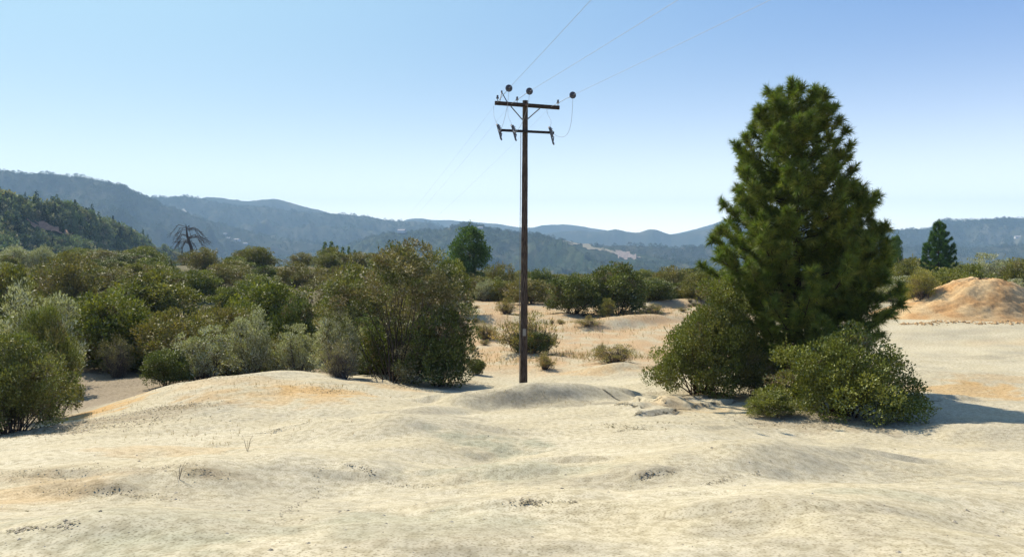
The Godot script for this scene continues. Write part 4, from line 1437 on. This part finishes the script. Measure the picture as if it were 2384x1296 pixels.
	for c in [[757, 545], [772, 543], [785, 552], [798, 551], [812, 556], [826, 558], [838, 564], [850, 566], [864, 570], [878, 572]]:
		var p := P(c[0], 560, 150.0)
		p.y = height(p.x, p.z)
		var o := thing("conifer", p, "green conifer in the short row of spires left of the tall open shrub's crown", "conifer", "row of small conifers beyond the brush")
		part("crown", cone, o)
		part("trunk", cone_stem, o)
		var hh: float = (P(c[0], c[1] + 18 + rng.randf_range(-3, 4), 150.0).y - p.y) / 1.5
		var ww := hh * rng.randf_range(0.4, 0.75)
		o.scale = Vector3(ww, hh, ww)
	# --- the right
	shrub("lime", 2152, 50.6, 622, 96, "yellow-green feathery bush at the left foot of the dirt mound", "", "shrub", "shrub", -1.0, -1.0)
	shrub("green1", 2205, 56.0, 612, 150, "dark green shrub behind the left slope of the dirt mound")
	shrub("olive1", 2120, 62.0, 592, 130, "olive shrub between the pine and the small distant pine")
	shrub("pale0", 2310, 70.0, 576, 150, "shrub with a pale sunlit top behind the dirt mound")
	shrub("olive0", 2385, 62.0, 590, 120, "olive shrub at the right edge behind the dirt mound")
	shrub("green0", 2265, 62.0, 606, 110, "green shrub directly behind the peak of the dirt mound")
	shrub("leafy_tree", 2086, 80.0, 548, 62, "slender leafy tree half hidden by the right side of the pine", "", "tree", "tree")
	# --- the clearing
	shrub("sparse", 1225, 34.0, 712, 185, "wide sparse bush behind the pole in the clearing")
	shrub("dark0", 1240, 33.5, 765, 110, "dark leafy base of the sparse bush behind the pole")
	shrub("sparse", 1432, 30.5, 792, 150, "sparse yellowish bush in the clearing, left of the wedge-shaped shrub")
	shrub("sparse", 1270, 29.0, 812, 60, "small thin bush right of the foot of the pole")
	shrub("lime", 1415, 50.0, 690, 52, "small pointed green bush below the touching pair of shrubs")
	shrub("sparse", 1370, 44.0, 738, 90, "low spreading bush on the pale strip below the round shrub pair")
	shrub("sparse", 1130, 40.0, 740, 80, "low straw-coloured bush just right of the tall open shrub, up the clearing")
	shrub("sparse", 1520, 50.0, 700, 80, "low dry bush on the bank left of the pine, up the clearing")
	shrub("sparse", 1178, 52.0, 684, 66, "yellowish bush on the red bank left of the pole")
	shrub("dark1", 1108, 27.0, 830, 60, "small dark bush at the right foot of the tall open shrub")
	rng.seed = 9
	for k in 26:
		var px := rng.randf_range(1080, 1680)
		var d := rng.randf_range(33.0, 60.0)
		if px > 1560: d = rng.randf_range(44.0, 58.0)
		var p := P(px, 560, d)
		var top := 560.0 + (1.6 - height(p.x, p.z) - rng.randf_range(0.25, 0.6)) / d * F
		shrub("sparse" if k % 3 else "twiggy", px, d, top, rng.randf_range(18, 40) * 40.0 / d, "dry knee-high tuft on the red-tan ground of the clearing", "dry tufts in the clearing", "dry_tuft", "plant")
	# --- belts of brush that fill the ground behind
	rng.seed = 10
	var kinds := ["olive0", "olive1", "green0", "brown0", "dark0", "olive0", "brown1", "green1", "pale1"]
	for k in 14:
		belt(["dark0", "olive1", "brown0", "green0"], rng.randf_range(150, 900), rng.randf_range(27.5, 34.0), Vector2(1.1, 1.8), Vector2(2.4, 3.6), "just behind the silvery bank", "shrubs behind the silvery bank")
	for k in 40:
		belt(kinds, rng.randf_range(-160, 1010), rng.randf_range(34.0, 52.0), Vector2(1.4, 2.2), Vector2(2.8, 4.8), "in the middle brush", "shrubs of the middle belt on the left")
	for k in 60:
		belt(kinds, rng.randf_range(-220, 1060), rng.randf_range(54.0, 84.0), Vector2(1.7, 2.6), Vector2(3.4, 5.6), "in the far brush", "shrubs of the far belt on the left")
	for k in 64:
		belt(kinds, rng.randf_range(-300, 1080), rng.randf_range(86.0, 128.0), Vector2(2.0, 3.2), Vector2(4.0, 7.0), "on the brush skyline", "shrubs on the skyline of the brush at left")
	for k in 22:
		belt(["olive0", "dark1", "brown0", "dark0", "green1"], 1110 + k * 28 + rng.randf_range(-12, 12), rng.randf_range(60.0, 70.0), Vector2(1.5, 2.6), Vector2(3.4, 5.0), "lining the clearing's far edge", "shrubs along the far edge of the clearing")
	for k in 30:
		belt(["olive0", "olive1", "brown0", "dark0", "green1"], rng.randf_range(1090, 1760), rng.randf_range(72.0, 110.0), Vector2(1.6, 2.7), Vector2(4.0, 6.5), "beyond the clearing", "shrubs beyond the clearing")
	for k in 14:
		belt(["olive0", "olive1", "pale0", "green1"], 2050 + k * 34 + rng.randf_range(-12, 12), rng.randf_range(57.0, 66.0), Vector2(1.8, 2.6), Vector2(3.6, 5.0), "just behind the dirt mound's bank", "shrubs behind the dirt mound")
	for k in 30:
		belt(["olive0", "olive1", "pale0", "green0", "green1"], rng.randf_range(2040, 2560), rng.randf_range(64.0, 110.0), Vector2(1.8, 3.0), Vector2(3.0, 5.5), "in the far right brush", "shrubs behind the dirt mound")


const LOOKS := {"olive": "olive green", "green": "fresh green", "brown": "rusty brown", "dark": "dark green", "pale": "silvery pale"}


func belt(kinds: Array, px: float, d: float, hh: Vector2, ww: Vector2, place: String, group: String) -> void:
	var p := P(px, 560, d)
	var y := height(p.x, p.z)
	var h := rng.randf_range(hh.x, hh.y)
	var kind: String = kinds[rng.randi() % kinds.size()]
	var wide := rng.randf_range(ww.x, ww.y)
	var size := "tall" if h > lerpf(hh.x, hh.y, 0.66) else ("low" if h < lerpf(hh.x, hh.y, 0.33) else "mid-sized")
	var by := "at far left"
	for z in [[60, "below the left hill's earth cut"], [250, "left of the dead tree"], [400, "near the dead tree"], [520, "right of the dead tree"], [690, "left of the tall open shrub"], [830, "behind the tall open shrub"], [1040, "just left of the pole"], [1215, "right of the pole"], [1330, "behind the round shrub pair"], [1490, "left of the pine"], [1600, "behind the pine"], [2060, "left of the small distant pine"], [2187, "right of the small distant pine"], [2300, "at far right"]]:
		if px >= z[0]: by = z[1]
	shrub(kind, px, d, 560.0 + (1.6 - y - h) / d * F, wide / d * F, "%s %s shrub %s, %s" % [size, LOOKS[kind.left(-1)], place, by], group)


# ------------------------------------------------------------------ small things
func build_small_things() -> void:
	build_mound()
	build_snag()
	rng.seed = 61
	# pebbles and grit
	var pm := Mesher.new()
	for k in 8:
		var a0 := TAU * k / 8
		var a1 := TAU * (k + 1) / 8
		var r0 := 1.0 + 0.25 * sin(k * 2.7)
		var r1 := 1.0 + 0.25 * sin(((k + 1) % 8) * 2.7)
		var p0 := Vector3(cos(a0) * r0, 0.1, sin(a0) * r0)
		var p1 := Vector3(cos(a1) * r1, 0.1, sin(a1) * r1)
		pm.tri(p0, p1, Vector3(0.15, 0.75, -0.1), Color.WHITE)
		pm.quad(p0, Vector3(p0.x * 0.9, -0.5, p0.z * 0.9), Vector3(p1.x * 0.9, -0.5, p1.z * 0.9), p1, Color.WHITE)
	var at := []
	var col := []
	for k in 1900:
		var d := 3.6 + 19.0 * pow(rng.randf(), 1.6)
		var x := rng.randf_range(-0.72, 0.72) * d
		if n_patch.get_noise_2d(x * 2.0 + 9.0, d * 2.0) < rng.randf_range(-0.5, 0.5): continue
		var s := 0.004 + 0.017 * pow(rng.randf(), 4.0)
		at.append(Transform3D(Basis(Vector3.UP, rng.randf() * TAU).scaled(Vector3(s, s * rng.randf_range(0.5, 1.0), s * rng.randf_range(0.7, 1.2))), Vector3(x, height(x, -d), -d)))
		var c := Color(0.40, 0.35, 0.26).lerp(Color(0.20, 0.17, 0.13), rng.randf())
		col.append(c)
	scatter("pebbles", pm.mesh(M.stone), at, col, "small pebbles and grit strewn over the pale foreground ground", "pebbles")
	at = []
	col = []
	for k in 420:
		var c0 := P(2285, 560, 50.0)
		var x := c0.x + rng.randf_range(-7.5, 5.5)
		var z := c0.z + 4.9 + rng.randfn(0.0, 0.35)
		var s := 0.03 + 0.10 * pow(rng.randf(), 3.0)
		at.append(Transform3D(Basis(Vector3.UP, rng.randf() * TAU).scaled(Vector3(s, s, s)), Vector3(x, height(x, z) + s * 0.2, z)))
		col.append(Color(0.46, 0.30, 0.15) * rng.randf_range(0.7, 1.1))
	scatter("dirt_clods", pm.mesh(M.stone), at, col, "clods of orange dirt rolled down to the foot of the mound", "clods")
	# dead leaves and chips lying in streaks
	var lm := Mesher.new()
	lm.leaf(Vector3(-0.5, 0.05, 0), Vector3(1, 0.1, 0).normalized(), Vector3(0, 0, 1), Vector3.UP, 1.0, 0.55, Color.WHITE)
	at = []
	col = []
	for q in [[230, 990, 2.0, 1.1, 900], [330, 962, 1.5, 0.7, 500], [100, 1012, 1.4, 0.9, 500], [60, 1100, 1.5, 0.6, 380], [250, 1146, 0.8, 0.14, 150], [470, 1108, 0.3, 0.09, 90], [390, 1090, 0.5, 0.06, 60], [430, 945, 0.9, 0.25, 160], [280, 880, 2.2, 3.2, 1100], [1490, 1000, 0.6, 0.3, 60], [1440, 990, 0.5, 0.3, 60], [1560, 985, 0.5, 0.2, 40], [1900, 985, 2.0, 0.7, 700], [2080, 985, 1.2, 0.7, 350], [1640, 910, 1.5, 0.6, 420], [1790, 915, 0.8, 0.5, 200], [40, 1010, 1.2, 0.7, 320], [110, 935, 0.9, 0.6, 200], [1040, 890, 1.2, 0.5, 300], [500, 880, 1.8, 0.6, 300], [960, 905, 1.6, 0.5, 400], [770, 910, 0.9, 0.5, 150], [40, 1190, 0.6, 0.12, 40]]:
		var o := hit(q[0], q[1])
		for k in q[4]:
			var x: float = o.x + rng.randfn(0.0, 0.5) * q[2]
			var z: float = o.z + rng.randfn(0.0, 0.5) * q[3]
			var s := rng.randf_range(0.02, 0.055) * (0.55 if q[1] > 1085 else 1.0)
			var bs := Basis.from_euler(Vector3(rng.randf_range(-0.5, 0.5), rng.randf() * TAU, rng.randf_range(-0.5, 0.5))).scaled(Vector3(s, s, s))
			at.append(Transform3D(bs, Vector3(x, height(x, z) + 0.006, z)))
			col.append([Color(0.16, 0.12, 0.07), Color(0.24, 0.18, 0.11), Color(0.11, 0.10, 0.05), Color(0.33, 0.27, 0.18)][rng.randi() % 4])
	# dark chips imitate the pole's shadow lines and shade along the broken edges
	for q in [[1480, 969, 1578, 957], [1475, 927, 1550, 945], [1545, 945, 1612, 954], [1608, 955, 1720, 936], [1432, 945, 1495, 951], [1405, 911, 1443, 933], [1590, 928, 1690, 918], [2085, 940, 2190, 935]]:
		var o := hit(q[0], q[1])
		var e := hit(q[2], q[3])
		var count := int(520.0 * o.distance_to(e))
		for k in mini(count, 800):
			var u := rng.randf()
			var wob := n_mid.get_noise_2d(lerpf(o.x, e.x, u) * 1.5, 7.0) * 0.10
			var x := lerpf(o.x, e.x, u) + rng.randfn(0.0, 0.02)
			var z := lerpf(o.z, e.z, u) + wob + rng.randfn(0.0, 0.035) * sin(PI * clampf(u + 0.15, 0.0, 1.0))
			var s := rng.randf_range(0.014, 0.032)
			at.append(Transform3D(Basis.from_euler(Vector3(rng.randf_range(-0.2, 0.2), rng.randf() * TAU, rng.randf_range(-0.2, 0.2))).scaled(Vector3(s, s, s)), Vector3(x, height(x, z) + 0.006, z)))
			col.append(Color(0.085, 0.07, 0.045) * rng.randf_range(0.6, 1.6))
	for q in [[740, 1078, 612, 1235], [790, 1085, 1010, 1135], [1180, 1175, 1330, 1170], [1480, 1120, 1560, 1100], [0, 1240, 160, 1225], [600, 1010, 720, 985], [1500, 1000, 1420, 1008], [2100, 940, 2300, 935], [1640, 1130, 1760, 1100]]:
		var o := hit(q[0], q[1])
		var e := hit(q[2], q[3])
		for k in 120:
			var u := rng.randf()
			var x := lerpf(o.x, e.x, u) + rng.randfn(0.0, 0.03) + 0.06 * sin(u * 9.0)
			var z := lerpf(o.z, e.z, u) + rng.randfn(0.0, 0.03)
			var s := rng.randf_range(0.012, 0.035)
			at.append(Transform3D(Basis.from_euler(Vector3(rng.randf_range(-0.5, 0.5), rng.randf() * TAU, 0)).scaled(Vector3(s, s, s)), Vector3(x, height(x, z) + 0.004, z)))
			col.append(Color(0.22, 0.18, 0.12) * rng.randf_range(0.7, 1.3))
	scatter("litter_and_shade_chips", lm.mesh(M.leaf), at, col, "dead leaves and chips on the sand and under the shrubs, with dark chips imitating shadow lines", "leaf litter")
	# thin dry grass
	var gm := Mesher.new()
	for k in 9:
		var a := rng.randf() * TAU
		var lean := Vector3(cos(a), 0, sin(a)) * rng.randf_range(0.1, 0.6)
		var side := Vector3(-sin(a), 0, cos(a)) * 0.016
		gm.tri(-side, side, Vector3(0, rng.randf_range(0.6, 1.0), 0) + lean, Color.WHITE)
	at = []
	col = []
	for q in [[500, 1010, 2.2, 1.4, 120], [640, 900, 2.6, 0.9, 220], [505, 1035, 0.15, 0.1, 14], [760, 900, 0.9, 0.4, 90], [420, 930, 1.6, 0.8, 100], [1680, 925, 1.2, 0.4, 120], [1420, 830, 3.0, 1.2, 420], [1200, 830, 4.0, 2.5, 560], [1300, 760, 9.0, 4.0, 900], [2250, 900, 2.5, 1.2, 60], [1150, 700, 5.0, 4.0, 520], [1560, 720, 6.0, 4.0, 520], [1400, 735, 8.0, 3.0, 520], [90, 985, 1.2, 0.8, 80], [1240, 940, 1.6, 0.4, 60]]:
		var o := hit(q[0], q[1])
		for k in q[4]:
			var x: float = o.x + rng.randfn(0.0, 0.6) * q[2]
			var z: float = o.z + rng.randfn(0.0, 0.6) * q[3]
			var s := rng.randf_range(0.03, 0.09) * (3.0 if q[1] < 850 else 1.0)
			at.append(Transform3D(Basis(Vector3.UP, rng.randf() * TAU).scaled(Vector3(s, s, s)), Vector3(x, height(x, z) - 0.005, z)))
			col.append([Color(0.44, 0.33, 0.15), Color(0.40, 0.29, 0.14), Color(0.30, 0.27, 0.12), Color(0.36, 0.22, 0.11)][rng.randi() % 4])
	scatter("dry_grass", gm.mesh(M.leaf), at, col, "thin dry grass blades on the mound and in the clearing", "grass")
	# a few dry stalks
	for w in [[575, 1050, 0.24, "thin leafless grey weed standing on the sand left of centre"], [415, 1118, 0.22, "small curled dry stalk on the sand at lower left"], [1265, 925, 0.2, "little dry weed on the ledge below the pole"]]:
		var o := hit(w[0], w[1])
		var t := thing("dry_weed", o, w[3], "weed")
		var sm := Mesher.new()
		var h: float = w[2]
		for k in 6:
			var a := rng.randf() * TAU
			var e := Vector3(cos(a) * h * 0.35, h * rng.randf_range(0.6, 1.0), sin(a) * h * 0.35)
			sm.tube([Vector3(0, -0.02, 0), e * 0.5 + Vector3(0, 0.04, 0), e], [0.0020, 0.0017, 0.0012], 4, Color(0.32, 0.28, 0.22))
		part("stalk", sm.mesh(M.bark), t)


func build_mound() -> void:
	var c := P(2285, 560, 50.0)
	c.y = height(c.x, c.z)
	var top := P(2275, 648, 50.0).y - c.y
	var m := Mesher.new()
	var nn := noise(88, 0.55, 5)
	var na := 120
	var nr := 46
	for r in nr + 1:
		for a in na:
			var w := TAU * a / na
			var u := float(r) / nr
			var x := cos(w) * u * (7.6 if cos(w) < 0.0 else 6.4)
			var z := sin(w) * u * 4.8
			var e := maxf(0.0, 1.0 - u)
			# a steep heap with a rounded top and a long left skirt
			var prof := smoothstep(0.0, 1.0, clampf(e * 1.28, 0.0, 1.0))
			if x < 0.0: prof = lerpf(prof, pow(e, 1.5), 0.6 * clampf(-x / 3.5, 0.0, 1.0))
			var y := top * prof * (1.0 + 0.10 * nn.get_noise_2d(w * 1.2 + 20.0, 3.0))
			y += nn.get_noise_2d(x * 1.3, z * 1.3) * 0.15 * minf(1.0, e * 4.0)
			y += nn.get_noise_2d(x * 7.0, z * 7.0) * 0.10 * minf(1.0, e * 4.0)
			y += height(c.x + x, c.z + z) - c.y - 0.05 if e < 0.999 else 0.0
			if e <= 0.0: y -= 0.25
			m.v.append(Vector3(x, y, z))
			var k := clampf(0.5 + nn.get_noise_2d(x * 0.9, z * 0.9 + 50.0) * 1.6, 0.0, 1.0)
			m.c.append(Color(0.46, 0.27, 0.12).lerp(Color(0.52, 0.37, 0.20), k))
	for r in nr + 1:
		for a in na:
			var p0 := m.v[r * na + (a + na - 1) % na]
			var p1 := m.v[r * na + (a + 1) % na]
			var q0 := m.v[maxi(r - 1, 0) * na + a]
			var q1 := m.v[mini(r + 1, nr) * na + a]
			var no := (p1 - p0).cross(q1 - q0)
			no = no.normalized() if no.length() > 1e-9 else Vector3.UP
			m.n.append(no if no.y > 0.0 else -no)
	for r in nr:
		for a in na:
			var b := (a + 1) % na
			m.i.append(r * na + a); m.i.append((r + 1) * na + a); m.i.append(r * na + b)
			m.i.append(r * na + b); m.i.append((r + 1) * na + a); m.i.append((r + 1) * na + b)
	var o := part("dirt_mound", m.mesh(M.dirt), self)
	o.position = c
	tag(o, "steep orange-brown heap of bare dirt at the right edge", "dirt mound")


func build_snag() -> void:
	var d := 112.0
	var foot := P(440, 560, d)
	foot.y = height(foot.x, foot.z)
	var t := thing("dead_tree", foot, "bare dead tree with drooping branches against the left ridge", "dead tree")
	var H := P(433, 523, d).y - foot.y
	var m := Mesher.new()
	var col := Color(0.15, 0.135, 0.125)
	m.tube([Vector3(0.6, -0.2, 0), Vector3(0.25, H * 0.5, 0), Vector3(-0.3, H * 0.75, 0), Vector3(-0.45, H, 0)], [0.28, 0.24, 0.18, 0.04], 8, col)
	part("trunk", m.mesh(M.bark), t)
	rng.seed = 55
	var b := Mesher.new()
	for k in 26:
		var s := 1.0 if k % 2 else -1.0
		var y := H * rng.randf_range(0.55, 0.95)
		var out := rng.randf_range(0.8, 3.2) * (1.0 if s > 0 else 0.85)
		var from := Vector3(-0.2, y, 0)
		var z := rng.randf_range(-1.5, 1.5)
		var mid := from + Vector3(s * out * 0.5, rng.randf_range(0.0, 0.5), z * 0.5)
		var tip := from + Vector3(s * out, rng.randf_range(-1.8, -0.3), z)
		b.tube([from, mid, tip], [0.055, 0.04, 0.015], 5, col)
		for q in 9:
			var p := mid.lerp(tip, rng.randf())
			b.tube([p, p + Vector3(s * rng.randf_range(0.1, 0.7), rng.randf_range(-0.9, 0.1), rng.randf_range(-0.4, 0.4))], [0.022, 0.008], 4, col)
	part("branches", b.mesh(M.bark), t)
